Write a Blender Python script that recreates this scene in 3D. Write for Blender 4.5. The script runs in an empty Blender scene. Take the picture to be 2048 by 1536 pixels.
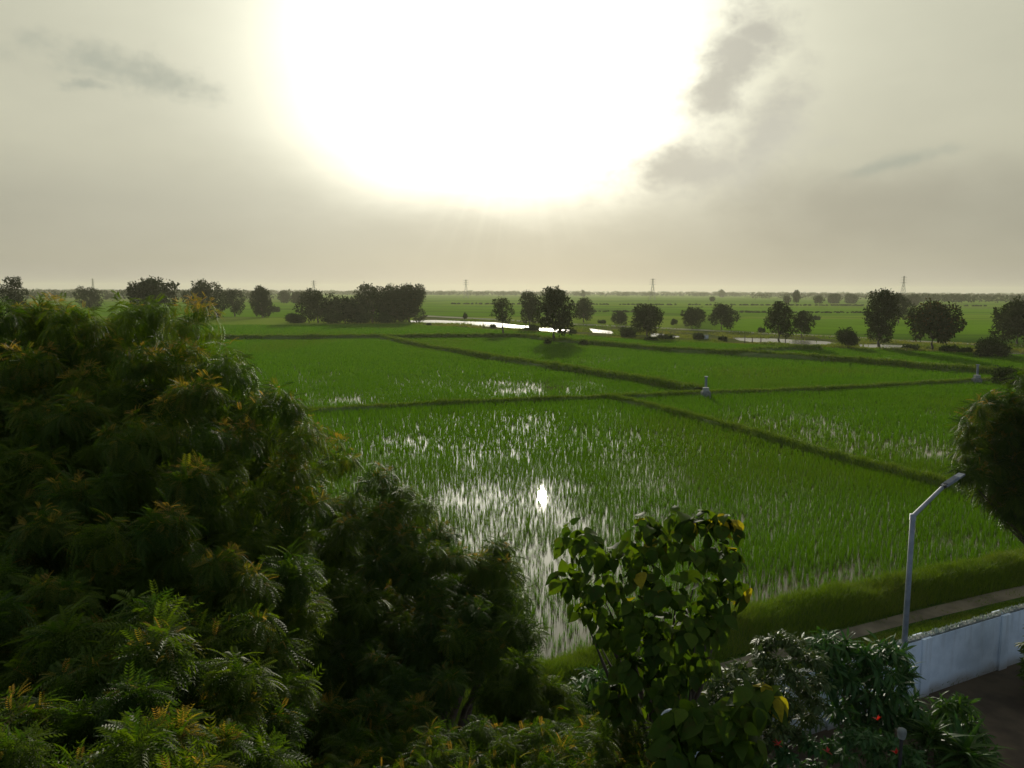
import bpy, math, random
import numpy as np
from mathutils import Vector, Matrix
R = math.radians
random.seed(7); rng = np.random.default_rng(7)
scene = bpy.context.scene; C = scene.collection

# ------------------------------------------------------------------ camera
CAMH = 10.0; PITCH = R(6.8); ROLL = R(0.24); FPX = 1550.0
cam_d = bpy.data.cameras.new('camera'); cam = bpy.data.objects.new('camera', cam_d); C.objects.link(cam)
CR = Matrix.Rotation(math.pi/2 - PITCH, 3, 'X') @ Matrix.Rotation(ROLL, 3, 'Z')
cam.matrix_world = Matrix.Translation((0, 0, CAMH)) @ CR.to_4x4()
cam_d.sensor_width = 36; cam_d.lens = 36*FPX/2048; cam_d.clip_start = 0.1; cam_d.clip_end = 20000
scene.camera = cam
scene.render.resolution_x = 1024; scene.render.resolution_y = 768
scene.view_settings.view_transform = 'Standard'; scene.view_settings.look = 'None'
scene.view_settings.gamma = 1; scene.view_settings.exposure = 0.0
CRn = np.array(CR)

# ------------------------------------------------------------------ sun and sky
SUN_EL = R(15.0); SUN_AZ = R(2.3)          # azimuth to the right of +Y
SD = Vector((math.sin(SUN_AZ)*math.cos(SUN_EL), math.cos(SUN_AZ)*math.cos(SUN_EL), math.sin(SUN_EL)))
sun_d = bpy.data.lights.new('sun', 'SUN'); sun_d.energy = 3.3; sun_d.angle = R(0.5); sun_d.color = (1.0, 0.93, 0.78)
sun = bpy.data.objects.new('sun', sun_d); C.objects.link(sun)
sun.rotation_euler = SD.to_track_quat('Z', 'Y').to_euler()

class NT:
    """small helper to write node maths"""
    def __init__(s, tree): s.t = tree; s.n = tree.nodes; s.l = tree.links
    def new(s, typ, **kw):
        n = s.n.new(typ)
        for k, v in kw.items(): setattr(n, k, v)
        return n
    def put(s, sock, v):
        if isinstance(v, bpy.types.NodeSocket): s.l.new(v, sock)
        else: sock.default_value = v
    def m(s, op, a, b=None, c=None, clamp=False):
        n = s.new('ShaderNodeMath', operation=op, use_clamp=clamp)
        for i, v in enumerate((a, b, c)):
            if v is not None: s.put(n.inputs[i], v)
        return n.outputs[0]
    def vm(s, op, a, b=None):
        n = s.new('ShaderNodeVectorMath', operation=op); s.put(n.inputs[0], a)
        if b is not None: s.put(n.inputs[1], b)
        return n.outputs['Value'] if op in ('DOT_PRODUCT', 'LENGTH') else n.outputs[0]
    def mr(s, v, a, b, c=0.0, d=1.0, kind='SMOOTHSTEP'):
        n = s.new('ShaderNodeMapRange', interpolation_type=kind)
        for i, x in enumerate((v, a, b, c, d)): s.put(n.inputs[i], x)
        return n.outputs[0]
    def mix(s, f, a, b, mode='MIX'):
        n = s.new('ShaderNodeMix', data_type='RGBA', blend_type=mode)
        s.put(n.inputs[0], f)
        for i, v in ((6, a), (7, b)):
            if isinstance(v, tuple) and len(v) == 3: v = (*v, 1)
            s.put(n.inputs[i], v)
        return n.outputs[2]
    def scale(s, col, f):
        n = s.new('ShaderNodeVectorMath', operation='SCALE'); s.put(n.inputs[0], col); s.put(n.inputs['Scale'], f); return n.outputs[0]
    def noise(s, vec, scale, detail=4, rough=0.55, dist=0.0, out='Fac'):
        n = s.new('ShaderNodeTexNoise'); s.put(n.inputs['Vector'], vec)
        n.inputs['Scale'].default_value = scale; n.inputs['Detail'].default_value = detail
        n.inputs['Roughness'].default_value = rough; n.inputs['Distortion'].default_value = dist
        return n.outputs[out]
    def ramp(s, fac, stops):
        n = s.new('ShaderNodeValToRGB'); s.put(n.inputs[0], fac); e = n.color_ramp.elements
        while len(e) < len(stops): e.new(0.5)
        for x, (p, c) in zip(e, stops): x.position = p; x.color = (*c, 1)
        return n.outputs[0]

def dirvec(az, el):
    az, el = R(az), R(el)
    return (math.sin(az)*math.cos(el), math.cos(az)*math.cos(el), math.sin(el))

world = bpy.data.worlds.new('World'); scene.world = world; world.use_nodes = True
w = NT(world.node_tree); w.n.clear()
wo = w.new('ShaderNodeOutputWorld')
sky = w.new('ShaderNodeTexSky', sky_type='NISHITA', sun_disc=False, sun_elevation=SUN_EL, sun_rotation=SUN_AZ,
            air_density=1.0, dust_density=1.0, ozone_density=1.0)
bg1 = w.new('ShaderNodeBackground'); w.put(bg1.inputs[0], sky.outputs[0]); bg1.inputs[1].default_value = 0.05
D = w.vm('NORMALIZE', w.new('ShaderNodeTexCoord').outputs['Generated'])
sep = w.new('ShaderNodeSeparateXYZ'); w.put(sep.inputs[0], D)
dx, dy, dz = sep.outputs
el = w.m('MULTIPLY', w.m('ARCSINE', dz), 57.2958)
az = w.m('MULTIPLY', w.m('ARCTAN2', dx, dy), 57.2958)
def angle_to(a, e):
    return w.m('MULTIPLY', w.m('ARCCOSINE', w.m('MINIMUM', w.vm('DOT_PRODUCT', D, dirvec(a, e)), 0.99999)), 57.2958)
ang = angle_to(2.3, 15.0); ang2 = angle_to(-1.2, 16.3)
# stretched coordinates for stratified cloud
cv = w.new('ShaderNodeCombineXYZ'); w.put(cv.inputs[0], az); w.put(cv.inputs[1], w.m('MULTIPLY', el, 2.6)); 
n1 = w.noise(cv.outputs[0], 0.06, 5, 0.55)
n2 = w.noise(cv.outputs[0], 0.025, 3, 0.5)
# veil colour by elevation
elc = w.m('DIVIDE', w.m('MAXIMUM', el, 0.0), 90.0)
veil = w.ramp(elc, [(0.0, (0.335, 0.305, 0.29)), (0.022, (0.325, 0.305, 0.24)), (0.065, (0.335, 0.32, 0.245)), (0.10, (0.42, 0.405, 0.30)),
                    (0.2, (0.46, 0.455, 0.34)), (0.35, (0.40, 0.42, 0.36)), (1.0, (0.26, 0.30, 0.32))])
tex = w.mr(w.m('ADD', w.m('MULTIPLY', n1, 0.6), w.m('MULTIPLY', n2, 0.4)), 0.3, 0.7, 0.86, 1.12, 'LINEAR')
veil = w.scale(veil, tex)
# away from the sun the overcast is darker and bluer
back = w.mr(ang, 35.0, 120.0)
veil = w.mix(back, veil, w.scale((0.235, 0.31, 0.41), 1.0))
# aureole
a2n = w.m('DIVIDE', w.m('MULTIPLY', ang2, w.m('ADD', 0.80, w.m('MULTIPLY', n2, 0.38))), 10.4)
g = w.m('MULTIPLY', w.m('EXPONENT', w.m('MULTIPLY', w.m('MULTIPLY', a2n, a2n), -1.0)), 3.0)
g2 = w.m('MULTIPLY', w.m('EXPONENT', w.m('DIVIDE', ang2, -20.0)), 0.66)
edge = w.m('ADD', el, w.m('MULTIPLY', w.m('SUBTRACT', n1, 0.5), 5.0))
band = w.mr(edge, 3.2, 10.8, 0.02, 1.0)
gl = w.m('ADD', w.m('MULTIPLY', g, band), w.m('MULTIPLY', g2, w.mr(edge, -2.0, 14.0, 0.62, 1.0)))
# faint shafts fanning down from the veiled sun
fan = w.m('MULTIPLY', w.m('ARCTAN2', w.m('SUBTRACT', az, 0.5), w.m('SUBTRACT', 15.0, el)), 9.0)
fc = w.new('ShaderNodeCombineXYZ'); w.put(fc.inputs[0], fan)
shaft = w.m('MULTIPLY', w.m('MULTIPLY', w.mr(w.noise(fc.outputs[0], 1.0, 3, 0.6), 0.42, 0.7), w.mr(ang2, 8.0, 17.0, 1.0, 0.0)), w.mr(el, 8.5, 6.0))
gl = w.m('ADD', gl, w.m('MULTIPLY', shaft, 0.055))
# clouds: ellipses in (az, el) broken by noise
def cloud(a0, e0, ra, re, tilt, nscale, lo, hi):
    ca, sa = math.cos(R(tilt)), math.sin(R(tilt))
    x = w.m('SUBTRACT', az, a0); y = w.m('SUBTRACT', el, e0)
    u = w.m('DIVIDE', w.m('ADD', w.m('MULTIPLY', x, ca), w.m('MULTIPLY', y, sa)), ra)
    v = w.m('DIVIDE', w.m('SUBTRACT', w.m('MULTIPLY', y, ca), w.m('MULTIPLY', x, sa)), re)
    r = w.m('SQRT', w.m('ADD', w.m('MULTIPLY', u, u), w.m('MULTIPLY', v, v)))
    c2 = w.new('ShaderNodeCombineXYZ'); w.put(c2.inputs[0], az); w.put(c2.inputs[1], w.m('MULTIPLY', el, 1.4)); c2.inputs[2].default_value = a0*3.1
    n = w.noise(c2.outputs[0], nscale, 6, 0.6)
    f = w.m('ADD', w.m('MULTIPLY', w.m('SUBTRACT', n, 0.5), 1.5), w.m('MULTIPLY', w.m('SUBTRACT', 1.0, r), 0.55))
    return w.mr(f, lo, hi)
clA = cloud(14.9, 15.0, 4.6, 2.3, 66, 0.30, -0.24, 0.5)
clA2 = cloud(16.7, 16.9, 2.8, 1.4, 10, 0.36, -0.24, 0.55)
clB = cloud(13.0, 8.6, 6.0, 1.9, 8, 0.28, -0.30, 0.55)
clB2 = cloud(17.4, 10.4, 4.0, 1.8, 60, 0.32, -0.30, 0.55)
clC = cloud(-25.8, 13.6, 6.0, 1.3, -7, 0.36, -0.16, 0.6)
clC2 = cloud(-28.3, 12.6, 1.6, 0.5, 0, 0.6, -0.1, 0.5)
clD = cloud(24.0, 6.0, 16, 3.2, 4, 0.12, -0.1, 0.6)
clE = cloud(26.0, 8.4, 4.0, 0.5, 12, 0.3, -0.1, 0.6)
col = w.vm('ADD', veil, w.scale((1.0, 0.978, 0.82), gl))
cA = w.m('MAXIMUM', w.m('MAXIMUM', w.m('MAXIMUM', clA, clA2), clB), clB2)
clC = w.m('MAXIMUM', clC, w.m('MAXIMUM', clC2, clE))
col = w.mix(w.m('MULTIPLY', cA, 0.95), col, w.mix(n1, (0.66, 0.64, 0.54), (0.43, 0.415, 0.345)))
col = w.mix(w.m('MULTIPLY', clC, 0.62), col, (0.36, 0.385, 0.32))
col = w.mix(w.m('MULTIPLY', clD, 0.5), col, (0.35, 0.325, 0.255))
bg2 = w.new('ShaderNodeBackground'); w.put(bg2.inputs[0], col); bg2.inputs[1].default_value = 1.0
ad = w.new('ShaderNodeMixShader'); ad.inputs[0].default_value = 0.95      # high cloud veils 95 % of the clear sky
w.l.new(bg1.outputs[0], ad.inputs[1]); w.l.new(bg2.outputs[0], ad.inputs[2])
w.l.new(ad.outputs[0], wo.inputs[0])

# ------------------------------------------------------------------ projection helpers (photo pixels of the 2048 px photo -> places)
def ray(px, py):
    return CR @ Vector((px-1024, 768-py, -FPX))
def G(px, py, z=0.0):
    d = ray(px, py); t = (z-CAMH)/d.z
    return Vector((d.x*t, d.y*t, z))
def P(px, py, dist):
    d = ray(px, py); t = dist/d.y
    return Vector((d.x*t, dist, CAMH + d.z*t))
def proj(X, Y, Z):
    p = np.stack([X, Y, Z-CAMH], -1) @ CRn
    return 1024 + FPX*p[..., 0]/-p[..., 2], 768 - FPX*p[..., 1]/-p[..., 2]

# ------------------------------------------------------------------ object helpers
def tag(o, label=None, cat=None, group=None, kind=None):
    for k, v in (('label', label), ('category', cat), ('group', group), ('kind', kind)):
        if v: o[k] = v
    return o
def empty(name, loc, label=None, cat=None, group=None, rz=0):
    o = bpy.data.objects.new(name, None); C.objects.link(o); o.location = loc; o.rotation_euler = (0, 0, rz)
    o.empty_display_size = 0.3
    return tag(o, label, cat, group)
def mesh_obj(name, V, F, mat, parent=None, attrs=None, smooth=False):
    V = np.asarray(V, dtype=np.float32).reshape(-1, 3)
    me = bpy.data.meshes.new(name)
    if isinstance(F, np.ndarray):
        k = F.shape[1]
        me.vertices.add(len(V)); me.vertices.foreach_set('co', V.ravel())
        me.loops.add(F.size); me.loops.foreach_set('vertex_index', F.astype(np.int32).ravel())
        me.polygons.add(len(F)); me.polygons.foreach_set('loop_start', np.arange(0, F.size, k, dtype=np.int32))
        try: me.polygons.foreach_set('loop_total', np.full(len(F), k, dtype=np.int32))
        except Exception: pass
        me.update(calc_edges=True)
    else:
        me.from_pydata([tuple(map(float, v)) for v in V], [], F); me.update()
    if attrs:
        for kx, a in attrs.items():
            at = me.attributes.new(kx, 'FLOAT', 'POINT'); at.data.foreach_set('value', np.asarray(a, dtype=np.float32))
    if smooth:
        me.polygons.foreach_set('use_smooth', np.ones(len(me.polygons), dtype=bool))
    mats = mat if isinstance(mat, (list, tuple)) else [mat]
    for m_ in mats: me.materials.append(m_)
    o = bpy.data.objects.new(name, me); C.objects.link(o)
    if parent:
        o.parent = parent
        # geometry is given in world space: move it into the parent's space
        mi = Matrix.Translation(parent.location).inverted() if parent.rotation_euler.z == 0 else parent.matrix_basis.inverted()
        me.transform(mi)
    return o
class MB:
    """collects boxes, tubes, lathes; builds ONE mesh"""
    def __init__(s): s.V = []; s.F = []
    def add(s, V, F):
        b = len(s.V); s.V += [tuple(v) for v in V]; s.F += [tuple(i+b for i in f) for f in F]; return s
    def box(s, c, size, rot=None):
        hx, hy, hz = [q/2 for q in size]; M = rot or Matrix.Identity(3); c = Vector(c)
        vs = [c + M @ Vector((x*hx, y*hy, z*hz)) for z in (-1, 1) for y in (-1, 1) for x in (-1, 1)]
        return s.add(vs, [(0, 2, 3, 1), (4, 5, 7, 6), (0, 1, 5, 4), (2, 6, 7, 3), (0, 4, 6, 2), (1, 3, 7, 5)])
    def tube(s, pts, rad, n=8, cap=True, square=False):
        pts = [Vector(p) for p in pts]
        if not isinstance(rad, (list, tuple)): rad = [rad]*len(pts)
        rings = []
        for i, p in enumerate(pts):
            d = (pts[min(i+1, len(pts)-1)] - pts[max(i-1, 0)]).normalized()
            u = d.cross(Vector((0, 0, 1)))
            if u.length < 0.05: u = Vector((1, 0, 0))
            u.normalize(); v = d.cross(u)
            o = math.pi/4 if square else 0
            rings.append([p + (u*math.cos(2*math.pi*k/n+o) + v*math.sin(2*math.pi*k/n+o))*rad[i] for k in range(n)])
        V = [q for r in rings for q in r]; F = []
        for i in range(len(pts)-1):
            for k in range(n):
                F.append((i*n+k, i*n+(k+1) % n, (i+1)*n+(k+1) % n, (i+1)*n+k))
        if cap: F.append(tuple(range(n))); F.append(tuple(range((len(pts)-1)*n, len(pts)*n)))
        return s.add(V, F)
    def build(s, name, mat, parent=None, smooth=False): return mesh_obj(name, np.array(s.V), s.F, mat, parent, smooth=smooth)

class VN:
    """2-D value noise for numpy"""
    def __init__(s, seed, n=256): s.g = np.random.default_rng(seed).random((n, n)); s.n = n
    def __call__(s, x, y, sc):
        x = np.asarray(x)/sc; y = np.asarray(y)/sc
        xi = np.floor(x).astype(int); yi = np.floor(y).astype(int); fx = x-xi; fy = y-yi
        fx = fx*fx*(3-2*fx); fy = fy*fy*(3-2*fy); n = s.n
        a = s.g[xi % n, yi % n]; b = s.g[(xi+1) % n, yi % n]; c = s.g[xi % n, (yi+1) % n]; d = s.g[(xi+1) % n, (yi+1) % n]
        return (a*(1-fx)+b*fx)*(1-fy)+(c*(1-fx)+d*fx)*fy
vn = VN(3)

# ------------------------------------------------------------------ materials
def principled(name, color=(0.5,)*3, rough=0.6, spec=0.5, metal=0.0):
    m = bpy.data.materials.new(name); m.use_nodes = True; t = NT(m.node_tree)
    b = t.n['Principled BSDF']; b.inputs['Roughness'].default_value = rough; b.inputs['Metallic'].default_value = metal
    b.inputs['Specular IOR Level'].default_value = spec; b.inputs['Base Color'].default_value = (*color, 1)
    return m, t, b
def noisy(name, ca, cb, scale=3, rough=0.7, bump=0.0, bscale=30, spec=0.3, metal=0, detail=6):
    m, t, b = principled(name, ca, rough, spec, metal)
    v = t.new('ShaderNodeTexCoord').outputs['Object']
    f = t.mr(t.noise(v, scale, detail), 0.35, 0.65)
    t.put(b.inputs['Base Color'], t.mix(f, ca, cb))
    if bump:
        bm = t.new('ShaderNodeBump'); bm.inputs['Strength'].default_value = bump
        t.put(bm.inputs['Height'], t.noise(v, bscale, 5)); t.put(b.inputs['Normal'], bm.outputs[0])
    return m
def leafmat(name, ca, cb, young=(0.30, 0.10, 0.02), rough=0.42, spec=0.5, transl=0.4, tcol=None, mottle=0):
    m, t, b = principled(name, ca, rough, spec)
    r_ = t.new('ShaderNodeAttribute', attribute_name='rnd').outputs['Fac']
    y_ = t.new('ShaderNodeAttribute', attribute_name='young').outputs['Fac']
    base = t.mix(y_, t.mix(r_, ca, cb), young)
    if mottle:
        ps = t.new('ShaderNodeNewGeometry').outputs['Position']
        base = t.mix(t.m('MULTIPLY', t.mr(t.noise(ps, mottle, 5, 0.65), 0.5, 0.72), 0.6), base, (0.075, 0.048, 0.012))
        base = t.mix(t.m('MULTIPLY', t.mr(t.noise(ps, mottle*3, 3, 0.5), 0.35, 0.65), 0.35), base, t.mix(0.5, base, (0.02, 0.05, 0.004)))
    t.put(b.inputs['Base Color'], base)
    tr = t.new('ShaderNodeBsdfTranslucent')
    t.put(tr.inputs[0], t.mix(1.0, base, tcol or (1.6, 1.7, 0.6), 'MULTIPLY'))
    mx = t.new('ShaderNodeMixShader'); mx.inputs[0].default_value = transl
    t.l.new(b.outputs[0], mx.inputs[1]); t.l.new(tr.outputs[0], mx.inputs[2])
    t.l.new(mx.outputs[0], t.n['Material Output'].inputs[0])
    return m
M_neem = leafmat('neem_leaf', (0.024, 0.058, 0.004), (0.102, 0.138, 0.006), young=(0.36, 0.20, 0.045), rough=0.55, spec=0.22, transl=0.5)
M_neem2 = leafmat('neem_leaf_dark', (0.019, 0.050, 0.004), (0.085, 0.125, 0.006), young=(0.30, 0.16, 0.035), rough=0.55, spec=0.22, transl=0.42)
M_big = leafmat('broad_leaf', (0.030, 0.062, 0.005), (0.085, 0.13, 0.007), young=(0.40, 0.30, 0.015), rough=0.6, spec=0.14, transl=0.5, mottle=16)
M_gloss = leafmat('glossy_leaf', (0.028, 0.055, 0.010), (0.075, 0.10, 0.022), young=(0.22, 0.2, 0.05), rough=0.48, spec=0.22, transl=0.25)
M_lance = leafmat('lance_leaf', (0.018, 0.065, 0.014), (0.045, 0.105, 0.014), rough=0.5, spec=0.25, transl=0.3)
M_strap = leafmat('strap_leaf', (0.020, 0.068, 0.008), (0.055, 0.11, 0.008), rough=0.5, spec=0.25, transl=0.4)
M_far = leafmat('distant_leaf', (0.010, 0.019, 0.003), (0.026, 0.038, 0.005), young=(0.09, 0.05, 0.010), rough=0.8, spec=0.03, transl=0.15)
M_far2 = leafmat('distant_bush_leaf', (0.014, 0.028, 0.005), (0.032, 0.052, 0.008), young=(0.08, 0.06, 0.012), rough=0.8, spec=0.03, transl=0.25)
M_rice = leafmat('rice_blade', (0.044, 0.108, 0.0018), (0.098, 0.164, 0.003), young=(0.10, 0.10, 0.012), rough=0.7, spec=0.0, transl=0.48, tcol=(1.25, 1.6, 0.4))
M_grass = leafmat('grass_blade', (0.065, 0.120, 0.006), (0.135, 0.185, 0.014), young=(0.20, 0.16, 0.05), rough=0.6, spec=0.1, transl=0.4, tcol=(1.3, 1.4, 0.5))
M_bark = noisy('bark', (0.05, 0.038, 0.026), (0.10, 0.08, 0.06), 8, 0.9, 0.6, 25)
M_twig = noisy('twig', (0.07, 0.05, 0.03), (0.12, 0.09, 0.05), 8, 0.8)
M_mud = noisy('mud', (0.030, 0.028, 0.014), (0.055, 0.048, 0.024), 0.6, 0.8, 0.4, 6)
M_soil = noisy('yard_soil', (0.055, 0.036, 0.020), (0.095, 0.064, 0.036), 1.2, 0.9, 0.7, 9)
M_path = noisy('path_soil', (0.10, 0.08, 0.05), (0.19, 0.15, 0.095), 0.9, 0.9, 0.6, 12)
M_track = noisy('track_soil', (0.22, 0.21, 0.14), (0.32, 0.30, 0.21), 0.05, 1.0, spec=0.0)
M_bund = noisy('bund_soil', (0.050, 0.090, 0.008), (0.085, 0.115, 0.018), 0.8, 0.9, 0.6, 6)
M_metal = noisy('galvanised_metal', (0.16, 0.175, 0.20), (0.22, 0.235, 0.26), 6, 0.5, metal=0.2, spec=0.4)
M_dark = noisy('dark_plastic', (0.03, 0.03, 0.03), (0.05, 0.05, 0.05), 6, 0.4)
M_lens = noisy('lamp_lens', (0.30, 0.30, 0.27), (0.36, 0.36, 0.33), 6, 0.2)
M_conc = noisy('concrete', (0.13, 0.14, 0.12), (0.24, 0.24, 0.21), 3, 0.9, 0.3, 20)
M_white = noisy('white_paint', (0.55, 0.55, 0.53), (0.72, 0.72, 0.70), 5, 0.6)
M_red = leafmat('red_petal', (0.35, 0.01, 0.008), (0.5, 0.02, 0.012), transl=0.4)
M_pylon = noisy('pylon_steel', (0.10, 0.10, 0.10), (0.14, 0.14, 0.14), 1, 0.7)

def wall_material():
    m, t, b = principled('wall_whitewash', (0.7, 0.7, 0.7), 0.85, 0.2)
    gpos = t.new('ShaderNodeNewGeometry').outputs['Position']
    s = t.new('ShaderNodeSeparateXYZ'); t.put(s.inputs[0], gpos)
    n = t.noise(gpos, 1.6, 6, 0.6); nf = t.noise(gpos, 14, 4, 0.6)
    mp = t.new('ShaderNodeMapping'); t.put(mp.inputs[0], gpos); mp.inputs['Scale'].default_value = (5, 5, 0.6)
    st = t.noise(mp.outputs[0], 1.0, 5, 0.6)
    base = t.mix(t.mr(n, 0.35, 0.7), (0.78, 0.84, 0.90), (0.62, 0.68, 0.74))
    base = t.mix(t.m('MULTIPLY', t.mr(st, 0.5, 0.75), 0.35), base, (0.36, 0.36, 0.35))
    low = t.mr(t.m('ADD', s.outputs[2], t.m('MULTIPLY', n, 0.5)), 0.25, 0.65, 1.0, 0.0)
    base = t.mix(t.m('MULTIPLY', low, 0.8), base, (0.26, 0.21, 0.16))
    t.put(b.inputs['Base Color'], base)
    bm = t.new('ShaderNodeBump'); bm.inputs['Strength'].default_value = 0.25; t.put(bm.inputs['Height'], nf); t.put(b.inputs['Normal'], bm.outputs[0])
    return m
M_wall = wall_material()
def glass_shard():
    m, t, b = principled('broken_glass', (0.55, 0.6, 0.5), 0.12, 0.8)
    b.inputs['Transmission Weight'].default_value = 0.6
    return m
M_shard = glass_shard()
def water_material(name, base, rough=0.035, scale=6.0, strength=0.06):
    m, t, b = principled(name, base, rough, 0.5); b.inputs['IOR'].default_value = 1.33
    v = t.new('ShaderNodeNewGeometry').outputs['Position']
    bm = t.new('ShaderNodeBump'); bm.inputs['Strength'].default_value = strength; bm.inputs['Distance'].default_value = 0.05
    t.put(bm.inputs['Height'], t.noise(v, scale, 3, 0.5)); t.put(b.inputs['Normal'], bm.outputs[0])
    t.put(b.inputs['Base Color'], t.mix(t.noise(v, 0.5, 4), base, tuple(c*1.8 for c in base)))
    return m
M_water = water_material('paddy_water', (0.060, 0.052, 0.018), 0.012, 9.0, 0.008)
M_canal = water_material('canal_water', (0.05, 0.05, 0.035), 0.2, 2.5, 0.32)

def ground_material():
    m, t, b = principled('field_ground', (0.05, 0.1, 0.01), 1.0, 0.0)
    v = t.new('ShaderNodeNewGeometry').outputs['Position']
    s = t.new('ShaderNodeSeparateXYZ'); t.put(s.inputs[0], v)
    mp = t.new('ShaderNodeMapping'); t.put(mp.inputs[0], v); mp.inputs['Scale'].default_value = (0.0035, 0.009, 1)
    mp.inputs['Rotation'].default_value = (0, 0, R(7))
    vo = t.new('ShaderNodeTexVoronoi', feature='F1', distance='CHEBYCHEV'); t.put(vo.inputs['Vector'], mp.outputs[0]); vo.inputs['Scale'].default_value = 1.0
    vs = t.new('ShaderNodeSeparateXYZ'); t.put(vs.inputs[0], vo.outputs['Color'])
    plot = t.ramp(vs.outputs[0], [(0.0, (0.095, 0.185, 0.008)), (0.4, (0.12, 0.22, 0.009)), (0.7, (0.15, 0.235, 0.015)), (0.9, (0.17, 0.22, 0.03)), (1.0, (0.15, 0.16, 0.05))])
    ve = t.new('ShaderNodeTexVoronoi', feature='DISTANCE_TO_EDGE'); t.put(ve.inputs['Vector'], mp.outputs[0]); ve.inputs['Scale'].default_value = 1.0
    edge = t.mr(ve.outputs['Distance'], 0.01, 0.03, 0.5, 0.0)
    plot = t.mix(edge, plot, (0.045, 0.06, 0.02))
    nz = t.noise(v, 0.03, 6, 0.6)
    plot = t.mix(t.m('MULTIPLY', t.mr(nz, 0.4, 0.7), 0.5), plot, (0.07, 0.13, 0.008))
    near = t.mix(t.mr(t.noise(v, 0.8, 6), 0.35, 0.65), (0.022, 0.05, 0.008), (0.05, 0.085, 0.014))
    far = t.mr(s.outputs[1], 150.0, 215.0)
    t.put(b.inputs['Base Color'], t.mix(far, near, plot))
    return m
M_ground = ground_material()

# ------------------------------------------------------------------ ground sheets
def sheet(name, pts, z, mat, kind='structure', label=None):
    o = mesh_obj(name, [(p[0], p[1], z) for p in pts], [tuple(range(len(pts)))], mat)
    return tag(o, label, None, None, kind)
sheet('ground', [(-4500, -400), (4500, -400), (4500, 4300), (-4500, 4300)], 0.0, M_ground)

LA = [(-400, 682), (520, 680), (765, 678), (1050, 676), (1110, 685), (1200, 692), (1300, 703), (1400, 709), (1536, 716), (1700, 726), (1800, 736), (1950, 749), (2100, 758), (2400, 775)]
LB = [(765, 678), (850, 697), (1000, 722), (1150, 745), (1300, 769), (1400, 787)]
LC = [(200, 838), (660, 825), (900, 812), (1100, 803), (1220, 799), (1400, 792), (1600, 785), (1700, 780), (1950, 766), (2100, 758), (2350, 748)]
LD = [(1222, 800), (1300, 818), (1400, 843), (1550, 886), (1700, 927), (1850, 967), (2000, 1003), (2100, 1028), (2300, 1075)]
LE = [(700, 1492), (900, 1432), (1160, 1362), (1330, 1312), (1500, 1266), (1800, 1192), (2048, 1144), (2300, 1098), (2700, 1028)]
LFp = [(1440, 711), (1500, 705), (1560, 702), (1640, 700)]
def gl_line(L, z=0.0): return [G(x, y, z) for x, y in L]

# paddy water sheet under the rice
pw = [G(-300, 684), G(1050, 680), G(1700, 730), G(2350, 772)] + [G(2300, 1095), G(2048, 1140), G(1800, 1188), G(1500, 1260), G(1160, 1349), G(700, 1470), G(300, 1300)]
sheet('paddy_water', [(p.x, p.y) for p in pw], 0.03, M_water)

def resample(pts, step):
    out = [pts[0]]
    for a, b in zip(pts, pts[1:]):
        n = max(1, int((b-a).length/step))
        for k in range(1, n+1): out.append(a.lerp(b, k/n))
    return out
def ridge(name, line, wtop, wbase, h, mat, step=0.6, label=None, hn=0.12):
    pts = resample(line, step)
    # smooth the polyline
    for _ in range(6):
        pts = [pts[0]] + [(pts[i-1]+pts[i]*2+pts[i+1])/4 for i in range(1, len(pts)-1)] + [pts[-1]]
    V = []; F = []; prof = [(-0.5*wbase, -0.05), (-0.42*wbase, 0.35*h), (-0.5*wtop, 0.9*h), (0, h), (0.5*wtop, 0.9*h), (0.42*wbase, 0.35*h), (0.5*wbase, -0.05)]
    k = len(prof)
    for i, p in enumerate(pts):
        d = (pts[min(i+1, len(pts)-1)] - pts[max(i-1, 0)]).normalized(); s = Vector((d.y, -d.x, 0))
        wob = (float(vn(p.x, p.y, 2.5))-0.5)*0.8*wtop + (float(vn(p.x+31, p.y, 9.0))-0.5)*0.9*wtop; wv = 0.75+0.5*float(vn(p.x, p.y+17, 3.5))
        if name == 'embankment': wob *= 0.15; wv = 1.0
        for j, (a, b) in enumerate(prof):
            q = p + s*(a*wv*(1+0.25*(float(vn(p.x+j*9, p.y, 1.4))-0.5)) + wob)
            V.append((q.x, q.y, b*(1+hn*3*(float(vn(p.x, p.y+j*7, 1.7))-0.5)) if b > 0 else b))
    for i in range(len(pts)-1):
        for j in range(k-1): F.append((i*k+j, i*k+j+1, (i+1)*k+j+1, (i+1)*k+j))
    o = mesh_obj(name, V, F, mat, smooth=True); tag(o, label, None, None, 'structure')
    return pts
bunds = []
for L, wt, wb, h, st in ((LA, 1.4, 2.8, 0.72, 2.0), (LB, 1.1, 2.2, 0.60, 1.2), (LC, 0.6, 1.4, 0.36, 0.8), (LD, 0.7, 1.5, 0.42, 0.5), (LFp, 1.0, 2.2, 0.6, 2)):
    bunds.append((ridge('field_bund', gl_line(L), wt, wb, h, M_bund, st), wt, wb, h))
bundE = (ridge('embankment', gl_line(LE), 0.8, 1.7, 0.50, M_bund, 0.4, None, 0.02), 0.8, 1.7, 0.50)

# dirt path and yard
pth = [(1160, 1398), (1400, 1338), (1690, 1258), (1800, 1229), (2048, 1170), (2400, 1090), (2400, 1118), (2048, 1193), (1800, 1252), (1690, 1282), (1400, 1362), (1160, 1424)]
sheet('dirt_path', [(G(*p).x, G(*p).y) for p in pth], 0.006, M_path)
WA = G(1858, 1388); WB = G(2048, 1322); wd = (WB-WA).normalized(); wn = Vector((wd.y, -wd.x, 0))   # wn points towards the camera side
if wn.y > 0: wn = -wn
w0 = WA - wd*17.0; w1 = WA + wd*14
sheet('yard_soil', [(q.x, q.y) for q in (w0, w1, w1+wn*40, w0+wn*40)], 0.008, M_soil)

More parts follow.
